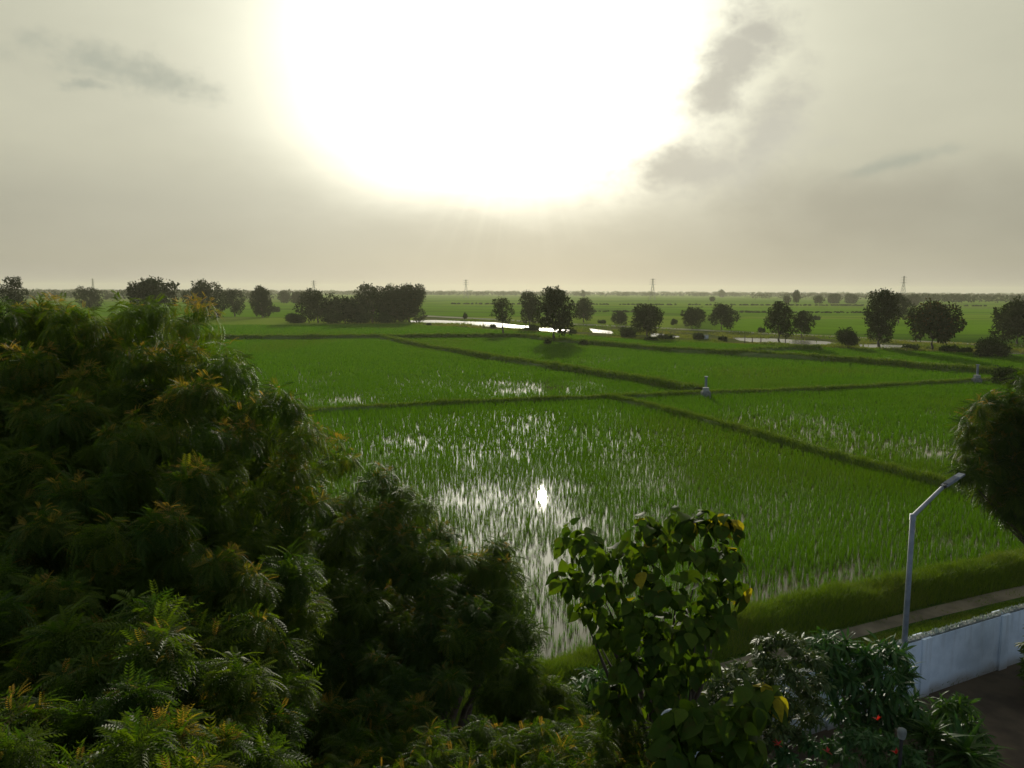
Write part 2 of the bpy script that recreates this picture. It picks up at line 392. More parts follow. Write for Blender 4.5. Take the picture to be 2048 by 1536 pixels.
# canal and track
canal_pieces = [
 [(818, 641), (870, 640), (990, 645), (1040, 651), (1075, 654), (1075, 659), (1035, 657.5), (985, 653.5), (900, 648), (822, 645)],
 [(1062, 656), (1105, 657), (1140, 660), (1146, 664), (1110, 664), (1066, 661)],
 [(1178, 657), (1222, 662), (1230, 668), (1185, 665)],
 [(1300, 666), (1328, 668), (1334, 673), (1302, 673)],
 [(1342, 671), (1358, 672), (1360, 676), (1344, 676)],
 [(1462, 675), (1545, 677), (1655, 683), (1690, 690), (1600, 689), (1520, 686), (1478, 681)],
 [(1716, 689), (1760, 689), (1812, 691), (1842, 695), (1842, 700), (1765, 700), (1720, 695)],
 [(1850, 697), (1868, 697), (1868, 703), (1850, 703)],
 [(1910, 699), (1928, 699), (1928, 704), (1910, 704)],
 [(2004, 706), (2120, 706), (2120, 711), (2010, 712)]]
V = []; F = []
for pc in canal_pieces:
    b = len(V); V += [(*G(x, y).xy, 0.012) for x, y in pc]; F.append(tuple(range(b, len(V))))
tag(mesh_obj('canal_water', V, F, M_canal), None, None, None, 'structure')
tl = [(850, 632), (1030, 641), (1140, 648), (1300, 655), (1440, 662), (1540, 667), (1700, 674), (1800, 681), (1950, 688), (2100, 694)]
sheet('dirt_track', [(G(x, y-1.3).x, G(x, y-1.3).y) for x, y in tl] + [(G(x, y+1.3).x, G(x, y+1.3).y) for x, y in tl[::-1]], 0.016, M_track)
tw = [(850, 628), (1000, 634), (1180, 640), (1180, 641.5), (1000, 636), (850, 630)]
# dry verge between canal and track
vg = [(846, 630), (1030, 640), (1140, 647), (1300, 654), (1440, 661), (1540, 666), (1700, 673), (1800, 680), (1950, 687), (2100, 693),
      (2100, 716), (1900, 706), (1700, 697), (1480, 689), (1300, 679), (1140, 668), (1000, 659), (818, 648)]
M_verge = noisy('dry_verge', (0.060, 0.080, 0.018), (0.105, 0.105, 0.035), 0.06, 1.0, spec=0.0)
sheet('canal_verge', [(G(*p).x, G(*p).y) for p in vg], 0.006, M_verge)

# ------------------------------------------------------------------ blades (rice, grass) as numpy meshes
def blades(name, X, Y, Z, H, Wd, lean, mat, young=None, seed=0, splay=None):
    r = np.random.default_rng(seed); N = len(X)
    a = r.random(N)*2*math.pi; dxy = np.stack([np.cos(a), np.sin(a)], -1)
    b = r.random(N)*2*math.pi; sxy = np.stack([np.cos(b), np.sin(b)], -1)
    base = np.stack([X, Y, Z], -1)
    ln = lean*H*(0.3+r.random(N))
    V = np.zeros((N, 5, 3), dtype=np.float32)
    hw = (Wd/2)[:, None]*sxy
    V[:, 0] = base; V[:, 0, :2] -= hw; V[:, 1] = base; V[:, 1, :2] += hw
    mid = base.copy(); mid[:, :2] += dxy*(ln*0.3)[:, None]; mid[:, 2] += H*0.6
    V[:, 2] = mid; V[:, 2, :2] += hw*0.9; V[:, 3] = mid; V[:, 3, :2] -= hw*0.9
    tip = base.copy(); tip[:, :2] += dxy*ln[:, None]; tip[:, 2] += H
    V[:, 4] = tip
    T = np.array([[0, 1, 2], [0, 2, 3], [3, 2, 4]])
    F = (np.arange(N)[:, None, None]*5 + T[None]).reshape(-1, 3)
    rnd = np.repeat(r.random(N), 5)
    yg = np.repeat(young if young is not None else np.zeros(N), 5)
    return mesh_obj(name, V.reshape(-1, 3), F, mat, attrs={'rnd': rnd, 'young': yg})

def interp_line(L, x):
    L = sorted(L); return np.interp(x, [p[0] for p in L], [p[1] for p in L])
def seg_dist(X, Y, line):
    P_ = np.array([(p.x, p.y) for p in line]); best = np.full(len(X), 1e9)
    for a, b in zip(P_[:-1], P_[1:]):
        d = b-a; L2 = (d**2).sum()+1e-9
        t = np.clip(((X-a[0])*d[0]+(Y-a[1])*d[1])/L2, 0, 1)
        best = np.minimum(best, np.hypot(X-a[0]-t*d[0], Y-a[1]-t*d[1]))
    return best
# sparse, water-logged patches: (px, py, rx, ry, strength)
SPX = 0
SP = [(1100, 1010, 90, 75, 0.85), (1120, 1120, 130, 130, 0.72), (1100, 1260, 150, 130, 0.62), (960, 1040, 150, 110, 0.75), (980, 930, 120, 55, 0.5),
      (800, 910, 100, 50, 0.55), (780, 985, 80, 40, 0.5), (1060, 860, 70, 38, 0.6), (1170, 880, 160, 35, 0.25), (1290, 950, 130, 50, 0.4), (1350, 1040, 180, 60, 0.35),
      (1520, 980, 120, 60, 0.22), (1560, 1200, 150, 45, 0.6), (1720, 1150, 120, 25, 0.45), (1950, 1090, 110, 20, 0.3),
      (1600, 850, 200, 40, 0.42), (1780, 880, 170, 45, 0.55), (1860, 910, 110, 40, 0.55), (1500, 830, 80, 22, 0.3),
      (1050, 778, 120, 20, 0.8), (1110, 765, 180, 14, 0.5), (1260, 782, 90, 10, 0.45), (690, 800, 110, 16, 0.6), (640, 770, 80, 25, 0.35), (850, 770, 180, 30, 0.25),
      (1050, 708, 70, 9, 0.6), (1190, 718, 80, 6, 0.5), (900, 850, 150, 25, 0.2)]
def sparse(px, py):
    s = np.zeros(len(px))
    for x, y, rx, ry, k in SP:
        s = np.maximum(s, k*np.exp(-(((px-x)/rx)**2+((py-y)/ry)**2)**1.2))
    return s
def hills(ymin, ymax, spacing):
    xs = np.arange(-0.95*ymax, 0.95*ymax, spacing); ys = np.arange(ymin, ymax, spacing)
    X, Y = np.meshgrid(xs, ys); X = X.ravel(); Y = Y.ravel()
    X = X + (rng.random(len(X))-0.5)*spacing*0.9; Y = Y + (rng.random(len(Y))-0.5)*spacing*0.9
    px, py = proj(X, Y, np.zeros(len(X)))
    ok = (px > -150) & (px < 2250) & (Y > ymin) & (py > 650) & (py < interp_line(LE, px)+2) & (Y > 12)
    return X[ok], Y[ok], px[ok], py[ok]
def rice_zone(ymin, ymax, spacing, per, H, Wd, spread, dens, seed):
    X, Y, px, py = hills(ymin, ymax, spacing)
    north = py < interp_line(LA, px)
    top = np.interp(px, [-400, 600, 820, 1000, 1300, 1700, 2300], [652, 652, 650, 662, 683, 700, 722])
    keep = ~(north & (py < top))
    X, Y, px, py, north = X[keep], Y[keep], px[keep], py[keep], north[keep]
    for pts, wt, wb, h in bunds + [bundE]:
        k = seg_dist(X, Y, pts[::3] + [pts[-1]]) > wb*0.5
        X, Y, px, py, north = X[k], Y[k], px[k], py[k], north[k]
    s = sparse(px, py); s[north] *= 0
    n = 0.55*vn(X, Y, 3.0) + 0.3*vn(X+50, Y, 0.9) + 0.15*vn(X, Y+80, 9.0)
    d = dens*(1-0.8*s) + (n-0.5)*(0.16+s*1.5)
    d = np.clip(d, 0.0, 1)
    d = np.where(s > 0.3, np.maximum(d, 0.10), d)
    k = rng.random(len(X)) < d
    X, Y = X[k], Y[k]; s = s[k]
    N = len(X)
    hh = H*(0.8+0.45*vn(X, Y, 4.0)) * (1-0.25*s)
    X = np.repeat(X, per) + rng.normal(0, spread, N*per); Y = np.repeat(Y, per) + rng.normal(0, spread, N*per)
    hh = np.repeat(hh, per)*(0.7+0.4*rng.random(N*per))
    yg = np.clip((vn(X, Y, 14.0)-0.55)*1.6, 0, 0.5) * (rng.random(N*per) < 0.5)
    print('rice', name_count, N*per)
    return X, Y, hh, np.full(N*per, Wd)*(0.7+0.6*rng.random(N*per)), yg
name_count = 0
parts = [rice_zone(15, 46, 0.16, 10, 0.37, 0.0095, 0.026, 1.03, 1),
         rice_zone(46, 90, 0.28, 9, 0.39, 0.023, 0.055, 1.03, 2),
         rice_zone(90, 170, 0.5, 8, 0.42, 0.06, 0.14, 1.03, 3),
         rice_zone(170, 262, 0.8, 7, 0.5, 0.12, 0.24, 1.0, 4)]
X, Y, H, Wd, yg = [np.concatenate([p[i] for p in parts]) for i in range(5)]
o = blades('rice', X, Y, np.full(len(X), 0.0), H, Wd, 0.24, M_rice, yg, 5)
tag(o, 'young green rice standing in flooded paddies', None, None, 'stuff')
del parts

# grass on the bunds, the embankment and the strips beside the path
def along(pts, wb, wt, h, per_m, Hm, Wm, maxd=400):
    Xs = []; Ys = []; Zs = []; Hs = []; Ws = []
    L = np.array([(p.x, p.y) for p in pts]); seg = L[1:]-L[:-1]; ln = np.hypot(*seg.T)
    tot = ln.sum(); N = int(tot*per_m); cum = np.concatenate([[0], np.cumsum(ln)])
    u = rng.random(N)*tot; i = np.clip(np.searchsorted(cum, u)-1, 0, len(seg)-1); t = (u-cum[i])/ln[i]
    c = L[i]+seg[i]*t[:, None]; nrm = np.stack([seg[i][:, 1], -seg[i][:, 0]], -1)/ln[i][:, None]
    a = (rng.random(N)-0.5)*wb*1.05
    q = c + nrm*a[:, None]; z = np.interp(np.abs(a), [0, 0.5*wt, 0.42*wb, 0.5*wb], [h, 0.9*h, 0.35*h, 0])-0.03
    dist = q[:, 1]
    return q[:, 0], q[:, 1], z, Hm*(0.5+rng.random(N))*(0.5+0.7*vn(q[:, 0], q[:, 1], 0.8)+0.35*vn(q[:, 0]+9, q[:, 1], 3.0)), Wm*(1+dist/45)*(0.7+0.6*rng.random(N))
gp = [along(bunds[0][0], bunds[0][2], bunds[0][1], bunds[0][3], 220, 0.40, 0.03), along(bunds[1][0], bunds[1][2], bunds[1][1], bunds[1][3], 260, 0.34, 0.02),
      along(bunds[2][0], bunds[2][2], bunds[2][1], bunds[2][3], 360, 0.24, 0.016), along(bunds[3][0], bunds[3][2], bunds[3][1], bunds[3][3], 600, 0.22, 0.012),
      along(bunds[4][0], bunds[4][2], bunds[4][1], bunds[4][3], 90, 0.38, 0.03), along(bundE[0], 1.75, bundE[1], bundE[3], 2600, 0.26, 0.009)]
X, Y, Z, H, Wd = [np.concatenate([p[i] for p in gp]) for i in range(5)]
yg = np.clip((vn(X, Y, 1.6)-0.65)*1.2, 0, 0.3)*(rng.random(len(X)) < 0.5)
tag(blades('grass', X, Y, Z, H, Wd, 0.7, M_grass, yg, 6), 'grass covering the field bunds and the embankment', None, None, 'stuff')
# grass strip between path and wall, and thin weeds on the path edges
N = 160000
t_ = rng.random(N); s_ = rng.random(N)
pa = WA - wd*12; strip = []
X = pa.x + wd.x*t_*26 - wn.x*s_*4.6; Y = pa.y + wd.y*t_*26 - wn.y*s_*4.6
px, py = proj(X, Y, np.zeros(N))
edge_y = np.interp(px, [1160, 1400, 1690, 1800, 2048, 2400], [1424, 1362, 1282, 1252, 1193, 1118])
up_y = np.interp(px, [1160, 1400, 1690, 1800, 2048, 2400], [1398, 1338, 1258, 1229, 1170, 1090])
onpath = (py < edge_y+3) & (py > up_y-2)
k = (~onpath & (py > edge_y-6)) | (onpath & (rng.random(N) < 0.22*(vn(X, Y, 0.7) > 0.55))) | (py <= up_y)
k &= (vn(X, Y, 0.5) > 0.25)
X, Y = X[k], Y[k]
px, py = proj(X, Y, np.zeros(len(X))); near_edge = np.clip((py-np.interp(px, [1160, 1400, 1690, 1800, 2048, 2400], [1424, 1362, 1282, 1252, 1193, 1118]))/26.0, 0.25, 1)
H = 0.15*near_edge*(0.4+rng.random(len(X)))*(0.5+vn(X, Y, 0.8)); Wd = np.full(len(X), 0.012)
yg = np.clip((vn(X, Y, 1.0)-0.35)*1.6, 0, 0.8)*(rng.random(len(X)) < 0.6)
tag(blades('short_grass', X, Y, np.zeros(len(X)), H, Wd, 0.8, M_grass, yg, 8), 'short patchy grass between dirt path and white wall', None, None, 'stuff')

# coarse tufts on the canal banks
N = 60000
px = rng.uniform(700, 2250, N); top = np.interp(px, [p[0] for p in vg[:10]], [p[1] for p in vg[:10]]); bot = np.interp(px, [818, 1000, 1140, 1300, 1480, 1700, 1900, 2100], [650, 661, 670, 681, 691, 699, 708, 718])
py = top+(bot-top)*rng.random(N)**0.6
D_ = np.stack([px-1024, 768-py, np.full(N, -FPX)], -1) @ CRn.T; tt = -CAMH/D_[:, 2]; X = D_[:, 0]*tt; Y = D_[:, 1]*tt
inw = np.zeros(N, bool)
for pc in canal_pieces:
    pg = [G(x, y) for x, y in pc]; xs_ = np.array([p.x for p in pg]); ys_ = np.array([p.y for p in pg]); j = len(pg)-1; c_ = np.zeros(N, bool)
    for i in range(len(pg)):
        cr = ((ys_[i] > Y) != (ys_[j] > Y)) & (X < (xs_[j]-xs_[i])*(Y-ys_[i])/(ys_[j]-ys_[i]+1e-12)+xs_[i]); c_ ^= cr; j = i
    inw |= c_
k = (~inw | (rng.random(N) < 0.012)) & (vn(X, Y, 5.0) > 0.42) & (py > 640)
X, Y = X[k], Y[k]; n_ = len(X)
tag(blades('bank_grass', X, Y, np.zeros(n_), 0.25+0.9*rng.random(n_)*vn(X, Y, 7.0)**2, 0.10+0.12*rng.random(n_), 0.5, M_grass, np.clip(vn(X, Y, 12.0)-0.3, 0, 0.8), 9), 'rough grass and reeds on the canal banks', None, None, 'stuff')

# ------------------------------------------------------------------ foliage builder
def leaf_pinnate(np_=7, L=1.0, ll=0.26, lw=0.058, droop=0.35):
    """compound leaf along +Y, curved leaflets; unit length; triangles"""
    V = []; F = []
    def pt(t): return np.array([0, t, -droop*t*t])
    for i in range(np_):
        t = 0.18+0.78*i/(np_-1); b = pt(t); sc = 0.75+0.5*math.sin(math.pi*min(1, t*0.9))
        for sgn in (-1, 1):
            l = ll*sc; wd_ = lw*sc
            d1 = np.array([sgn*0.9, 0.42, -0.10]); d1 /= np.linalg.norm(d1)
            d2 = np.array([sgn*0.62, 0.72, -0.55]); d2 /= np.linalg.norm(d2)
            side = np.array([-0.4*sgn, 0.9, 0.25]); side /= np.linalg.norm(side)
            m = b+d1*l*0.5; tip = m+d2*l*0.55
            k = len(V); V += [b, m-side*wd_*0.5, m+side*wd_*0.5, tip]
            F += [(k, k+1, k+2), (k+1, k+3, k+2)]
    k = len(V); V += [np.array([-0.008, 0, 0]), np.array([0.008, 0, 0]), pt(1.05)]; F.append((k, k+1, k+2))
    return np.array(V), np.array(F)
def leaf_simple(wr=0.3, droop=0.3, fold=0.12, seg=3, pw_=0.8):
    V = []; F = []
    for i in range(seg+1):
        t = i/seg; wv = wr*0.5*math.sin(math.pi*(t**pw_)) if 0 < i < seg else (0.02 if i == 0 else 0.0)
        z = -droop*t*t
        V += [(-wv, t, z+fold*wv*2), (0, t, z), (wv, t, z+fold*wv*2)]
    for i in range(seg):
        a = i*3
        for j in (0, 1):
            F += [(a+j, a+j+1, a+j+4), (a+j, a+j+4, a+j+3)]
    return np.array(V), np.array(F)
L_NEEM = [leaf_pinnate(7, droop=d) for d in (0.25, 0.42, 0.6)]
L_BIG = [leaf_simple(0.74, d, 0.10, 6, 0.72) for d in (0.15, 0.35, 0.6)]
L_SMALL = [leaf_simple(0.34, d, 0.15, 3) for d in (0.1, 0.3)]
L_LANCE = [leaf_simple(0.22, d, 0.15, 3) for d in (0.15, 0.4)]
L_STRAP = [leaf_simple(0.15, d, 0.2, 6, 0.6) for d in (0.25, 0.55, 0.9)]
L_PATCH = [leaf_simple(0.62, 0.15, 0.1, 2)]
def scatter(templates, pos, axis, up, size, rnd, young):
    """place leaves: axis = leaf direction, up = rough normal"""
    axis = axis/np.linalg.norm(axis, axis=1, keepdims=True)
    z = up-(up*axis).sum(1, keepdims=True)*axis; z /= (np.linalg.norm(z, axis=1, keepdims=True)+1e-9)
    x = np.cross(axis, z)
    which = rng.integers(0, len(templates), len(pos)); Vs = []; Fs = []; A = []; B = []; off = 0
    for k, (tv, tf) in enumerate(templates):
        i = np.where(which == k)[0]
        if not len(i): continue
        M = np.stack([x[i], axis[i], z[i]], 1)          # rows = basis vectors
        v = np.einsum('vj,njk->nvk', tv, M)*size[i][:, None, None]+pos[i][:, None, :]
        n = len(tv); Vs.append(v.reshape(-1, 3)); Fs.append((np.arange(len(i))[:, None, None]*n+tf[None]).reshape(-1, 3)+off)
        off += len(i)*n; A.append(np.repeat(rnd[i], n)); B.append(np.repeat(young[i], n))
    return np.concatenate(Vs), np.concatenate(Fs), np.concatenate(A), np.concatenate(B)
def unit(N, zmin=-1.0):
    z = zmin+(1-zmin)*rng.random(N); a = rng.random(N)*2*math.pi; r = np.sqrt(1-z*z)
    return np.stack([r*np.cos(a), r*np.sin(a), z], -1)
class Foliage:
    def __init__(s): s.p = []; s.a = []; s.u = []; s.s = []; s.r = []; s.y = []
    def add(s, p, a, u, size, r, y):
        s.p.append(p); s.a.append(a); s.u.append(u); s.s.append(size); s.r.append(r); s.y.append(y)
    def lump(s, c, r, n, L, young=0.0, zmin=-0.45, squash=0.85, ybase=None):
        """dome of drooping leaves round a branch tip"""
        c = np.array(c); u = unit(n, zmin); rad = r*(0.62+0.38*rng.random(n))
        p = c+u*rad[:, None]*np.array([1, 1, squash])-u*L*0.45
        tdn = np.array([0, 0, -1.0])+u[:, 2:3]*u
        a = u*0.22+tdn*0.85+rng.normal(0, 0.24, (n, 3))
        nr = 7; rc = unit(nr, -0.1); wh = rng.integers(0, nr, n); k3 = rng.random(n) < 0.6       # six leaves in ten spring from side shoots on the dome
        v3 = unit(n, -0.35)
        p[k3] = (c+rc[wh]*r*0.72+v3*r*0.16)[k3]; a[k3] = (v3*0.5+rc[wh]*0.25+np.array([0, 0, -0.55])+rng.normal(0, 0.2, (n, 3)))[k3]; u = np.where(k3[:, None], rc[wh]*0.7+v3*0.5, u)
        up = np.array([0, 0, 0.35])+u*1.0+rng.normal(0, 0.22, (n, 3))
        tone = rng.random()*0.6
        yg = np.zeros(n)
        small = np.ones(n)
        if young > 0:
            k = (u[:, 2] > 0.55) & (rng.random(n) < young); yg[k] = 0.25+0.7*rng.random(k.sum())
            a[k] += np.array([0, 0, 0.5]); small = np.ones(n); small[k] = 0.55
            k2 = (u[:, 2] > 0.15) & (rng.random(n) < young*0.5) & ~k; yg[k2] = 0.08+0.2*rng.random(k2.sum())
        m = int(n*0.35)                  # inner shoots keep the dome from being hollow
        s.add(p, a, up, L*small*(0.7+0.5*rng.random(n)), np.clip(tone+0.4*rng.random(n), 0, 1), yg)
        v = unit(m, -0.6); s.add(c+v*(r*0.45*rng.random(m))[:, None], v+rng.normal(0, 0.5, (m, 3)), v+np.array([0, 0, 1.0]), np.full(m, L), rng.random(m)*0.5, np.zeros(m))
    def build(s, name, T, mat, parent):
        c = [np.concatenate(q) for q in (s.p, s.a, s.u, s.s, s.r, s.y)]
        V, F, A, B = scatter(T, *c)
        print('foliage', name, len(F))
        return mesh_obj(name, V, F, mat, parent, attrs={'rnd': A, 'young': B})
def inside(poly, x, y):
    c = False; j = len(poly)-1
    for i in range(len(poly)):
        xi, yi = poly[i]; xj, yj = poly[j]
        if (yi > y) != (yj > y) and x < (xj-xi)*(y-yi)/(yj-yi)+xi: c = not c
        j = i
    return c
def edge_dist(poly, x, y):
    b = 1e9
    for (x0, y0), (x1, y1) in zip(poly, poly[1:]+poly[:1]):
        dx_, dy_ = x1-x0, y1-y0; t = max(0, min(1, ((x-x0)*dx_+(y-y0)*dy_)/(dx_*dx_+dy_*dy_+1e-9)))
        b = min(b, math.hypot(x-x0-t*dx_, y-y0-t*dy_))
    return b
def poisson(poly, rmin, inset, tries=6000):
    xs = [p[0] for p in poly]; ys = [p[1] for p in poly]; out = []
    for _ in range(tries):
        x = random.uniform(min(xs), max(xs)); y = random.uniform(min(ys), max(ys))
        if inside(poly, x, y) and edge_dist(poly, x, y) > inset and all((x-a)**2+(y-b)**2 > rmin*rmin for a, b in out): out.append((x, y))
    return out
def limbs(mb, base, targets, r0, fork=0.45, jitter=0.15):
    base = Vector(base); cen = Vector((sum(t.x for t in targets)/len(targets), sum(t.y for t in targets)/len(targets), sum(t.z for t in targets)/len(targets)))
    f = base.lerp(cen, fork); f.x = base.x*0.7+f.x*0.3; f.y = base.y*0.7+f.y*0.3
    mb.tube([base, base.lerp(f, 0.15)+Vector((jitter*0.3, 0, 0)), base.lerp(f, 0.55)+Vector((-jitter*0.4, jitter*0.3, 0)), f], [r0*1.35, r0, r0*0.85, r0*0.75], 9)
    for t in targets:
        t = f.lerp(t, 0.82)
        m1 = f.lerp(t, 0.35)+Vector((random.uniform(-1, 1), random.uniform(-1, 1), random.uniform(0, 1)))*jitter*(t-f).length*0.4
        m2 = f.lerp(t, 0.7)+Vector((random.uniform(-1, 1), random.uniform(-1, 1), random.uniform(-0.5, 1)))*jitter*(t-f).length*0.3
        mb.tube([f-Vector((0, 0, r0*0.3)), m1, m2, t], [r0*0.5, r0*0.3, r0*0.17, r0*0.05], 6)

def near_tree(name, poly, depth, rpx, nleaf, Lf, mat, trunk_xy, label, group=None, young=0.5, inset=0.42, backs=1.3, r0=0.22, Llim=None):
    root = empty(name, (trunk_xy[0], trunk_xy[1], 0), label, 'tree', group)
    fo = Foliage(); pts = poisson(poly, rpx*1.18, rpx*inset); cs = []
    for x, y in pts:
        d = depth(x, y)+random.uniform(-0.35, 0.35); rr = rpx*random.uniform(0.85, 1.25)*d/FPX
        c = P(x, y, d); cs.append(c)
        fo.lump(c, rr, int(nleaf*random.uniform(0.8, 1.2)), Lf*random.uniform(0.85, 1.15)*(rr*FPX/rpx/d)**0.5, young*random.choice((0, 0.4, 1, 1.3))*(1.6 if y < 900 else 0.9 if y < 1150 or y > 1420 else 0.35))
    # second and third layers behind, so the crown has a body
    for x, y in poisson(poly, rpx*1.1, rpx*0.9):
        for b in (0.7, 1.5):
            d = depth(x, y)+b*backs*random.uniform(0.8, 1.2); c = P(x, y+20, d)
            fo.lump(c, rpx*1.3*d/FPX, int(nleaf*0.7), Lf*1.5, 0.05)
    mb = MB(); tg = random.sample(cs, min(len(cs), 16)) if cs else []
    tg = [t+Vector((0, 0.5, -0.35)) for t in tg]
    limbs(mb, (trunk_xy[0], trunk_xy[1], -0.1), tg, r0)
    mb.build('trunk', M_bark, root, smooth=True)
    fo.build('crown', L_NEEM, mat, root)
    return root

# ------------------------------------------------------------------ near trees
polyA = [(-260, 640), (-120, 610), (0, 602), (50, 588), (95, 572), (150, 583), (200, 572), (235, 562), (300, 572), (350, 590), (400, 608), (446, 632), (462, 660), (495, 680), (525, 705),
         (522, 748), (562, 766), (600, 800), (645, 828), (665, 868), (705, 878), (738, 900), (720, 935), (690, 960), (640, 1010), (625, 1060), (615, 1110), (625, 1190), (620, 1270), (600, 1350), (600, 1430),
         (570, 1500), (560, 1640), (-260, 1640)]
polyA = [(x, y+14 if y < 700 else y) for x, y in polyA]
near_tree('neem_tree', polyA, lambda x, y: 3.4+max(0, 1536-y)/956*5.6+max(0, x-350)*0.0045, 58, 270, 0.135, M_neem, (-3.6, 9.5),
          'very large dense neem tree with orange leaf tips filling the left foreground', 'neem trees in the foreground', young=0.4)
polyB = [(640, 990), (690, 955), (760, 952), (822, 948), (850, 995), (900, 1040), (908, 1095), (945, 1092), (1000, 1082), (1034, 1112), (1042, 1165), (1062, 1222), (1072, 1300), (1015, 1338), (960, 1345), (930, 1400),
         (860, 1440), (800, 1480), (700, 1640), (545, 1640), (560, 1500), (590, 1400), (600, 1280), (610, 1120)]
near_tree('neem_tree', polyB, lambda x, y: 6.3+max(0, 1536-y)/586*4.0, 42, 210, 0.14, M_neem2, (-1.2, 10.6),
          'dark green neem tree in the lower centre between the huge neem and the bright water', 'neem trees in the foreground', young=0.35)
polyC = [(950, 1400), (985, 1345), (1040, 1318), (1105, 1328), (1150, 1372), (1155, 1422), (1125, 1460), (1010, 1470)]
near_tree('neem_sapling', polyC, lambda x, y: 7.4+(1460-y)*0.003, 36, 200, 0.125, M_neem, (0.2, 8.2),
          'small round feathery neem top just below the bright strip of water', None, young=0.05, r0=0.09, backs=0.5)
polyD = [(560, 1560), (700, 1500), (800, 1478), (880, 1465), (960, 1446), (1060, 1462), (1150, 1446), (1220, 1424), (1290, 1438), (1335, 1465), (1350, 1540), (1340, 1640), (560, 1640)]
near_tree('golden_shrub', polyD, lambda x, y: 5.6+(1560-y)*0.008, 27, 95, 0.12, M_neem, (0.3, 6.6),
          'fine leaved shrub with yellow and orange tips along the bottom edge of the view', None, young=0.3, r0=0.07, backs=0.4)
polyK = [(2060, 752), (2010, 770), (1962, 792), (1932, 832), (1924, 882), (1908, 928), (1922, 958), (1962, 985), (1988, 1010), (2016, 1030), (2060, 1050), (2200, 1090), (2330, 1000), (2340, 820), (2200, 740)]
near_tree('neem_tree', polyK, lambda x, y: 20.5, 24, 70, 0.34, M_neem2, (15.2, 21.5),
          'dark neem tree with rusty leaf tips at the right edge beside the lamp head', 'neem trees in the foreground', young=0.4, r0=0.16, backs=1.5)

# broad-leaved tree
root = empty('broad_leaved_tree', (1.55, 6.8, 0), 'broad-leaved tree with large drooping leaves, some bright yellow, in front of the flooded field', 'tree')
fo = Foliage(); mb = MB(); allc = []
clus = [(1150, 1085, 6.9, 48), (1185, 1110, 6.7, 50), (1140, 1165, 6.9, 42), (1210, 1180, 6.6, 50), (1175, 1225, 6.8, 44), (1255, 1120, 6.6, 45), (1300, 1060, 6.7, 38), (1335, 1100, 6.5, 48), (1290, 1160, 6.3, 52),
        (1365, 1050, 6.6, 34), (1410, 1055, 6.5, 42), (1455, 1055, 6.4, 36), (1400, 1115, 6.3, 50), (1455, 1120, 6.3, 46), (1465, 1180, 6.3, 42), (1410, 1190, 6.2, 55), (1340, 1200, 6.1, 58), (1270, 1240, 6.1, 55),
        (1225, 1270, 6.4, 42), (1310, 1290, 6.0, 58), (1380, 1270, 6.0, 58), (1430, 1250, 6.1, 46), (1350, 1350, 5.9, 55), (1270, 1345, 6.0, 52), (1230, 1390, 6.1, 46), (1400, 1330, 6.0, 38), (1330, 1405, 5.8, 48), (1250, 1420, 6.0, 40),
        (1380, 1440, 5.0, 50), (1440, 1450, 4.9, 50), (1490, 1420, 4.9, 48), (1530, 1400, 5.0, 34), (1350, 1510, 4.8, 45), (1420, 1530, 4.8, 55), (1490, 1500, 4.9, 50), (1470, 1570, 4.8, 60), (1380, 1590, 4.8, 60)]
tipsv = []
for x, y, d, r in clus:
    c = P(x, y, d); tipsv.append(c+Vector((0, 0.15, -0.05)))
    n = int((30 if y < 1230 else 46) if d > 5.5 else 26); rr = r*1.05*d/FPX
    u = unit(n, -0.7); p = np.array(c)+u*rr*np.array([1.0, 1.1, 0.9])*(0.3+0.7*rng.random(n))[:, None]
    a = u*0.75+np.array([0, 0, -0.75])+rng.normal(0, 0.3, (n, 3)); up = u+np.array([0, -0.5, 0.7])+rng.normal(0, 0.3, (n, 3))
    yg = np.zeros(n)
    yl = {(1455, 1055): 0.6, (1410, 1055): 0.2, (1300, 1060): 0.1, (1335, 1100): 0.3, (1255, 1120): 0.15, (1290, 1160): 0.12, (1225, 1270): 0.06, (1530, 1400): 0.5, (1490, 1420): 0.25, (1465, 1180): 0.1}.get((x, y), 0.012)*0.6
    k = (rng.random(n) < yl); yg[k] = 0.5+0.5*rng.random(k.sum())
    fo.add(p-a*0.05, a, up, (0.135 if d > 5.5 else 0.165)*(0.65+0.7*rng.random(n)), rng.random(n), yg)
limbs(mb, (1.55, 6.8, -0.1), tipsv, 0.10, fork=0.72)
mb.build('trunk', M_bark, root, smooth=True)
fo.build('crown', L_BIG, M_big, root)

# ------------------------------------------------------------------ garden shrubs by the wall
def shrub(name, poly, d0, rpx, nleaf, Lf, T, mat, base, label, young=0.0, cat='shrub', group=None, part='foliage', layers=(0, 0.7), zmin=-0.3):
    root = empty(name, (base[0], base[1], 0), label, cat, group); fo = Foliage(); cs = []
    for x, y in poisson(poly, rpx*1.05, rpx*0.6, 3000):
        for b in layers:
            d = d0+b+random.uniform(-0.3, 0.3); c = P(x, y, d); cs.append(c)
            if c.z < 0.1: continue
            fo.lump(c, rpx*random.uniform(0.8, 1.2)*d/FPX, nleaf, Lf, young, zmin)
    mb = MB(); lo = [c for c in cs if c.z > 0.5]; lo = lo or cs; limbs(mb, (base[0], base[1], -0.05), random.sample(lo, min(12, len(lo))), 0.06)
    mb.build('stem', M_twig, root); fo.build(part, T, mat, root); return root
def gxy(px, d): 
    q = P(px, 1400, d); return (q.x, q.y)
shrub('glossy_shrub', [(1385, 1420), (1400, 1350), (1440, 1345), (1480, 1310), (1540, 1262), (1575, 1250), (1600, 1285), (1650, 1310), (1665, 1370), (1650, 1440), (1600, 1500), (1450, 1500), (1390, 1470)],
      13.2, 26, 95, 0.13, L_SMALL, M_gloss, gxy(1530, 14), 'shrub with small pale glossy leaves left of the green shrub at the wall', young=0.1)
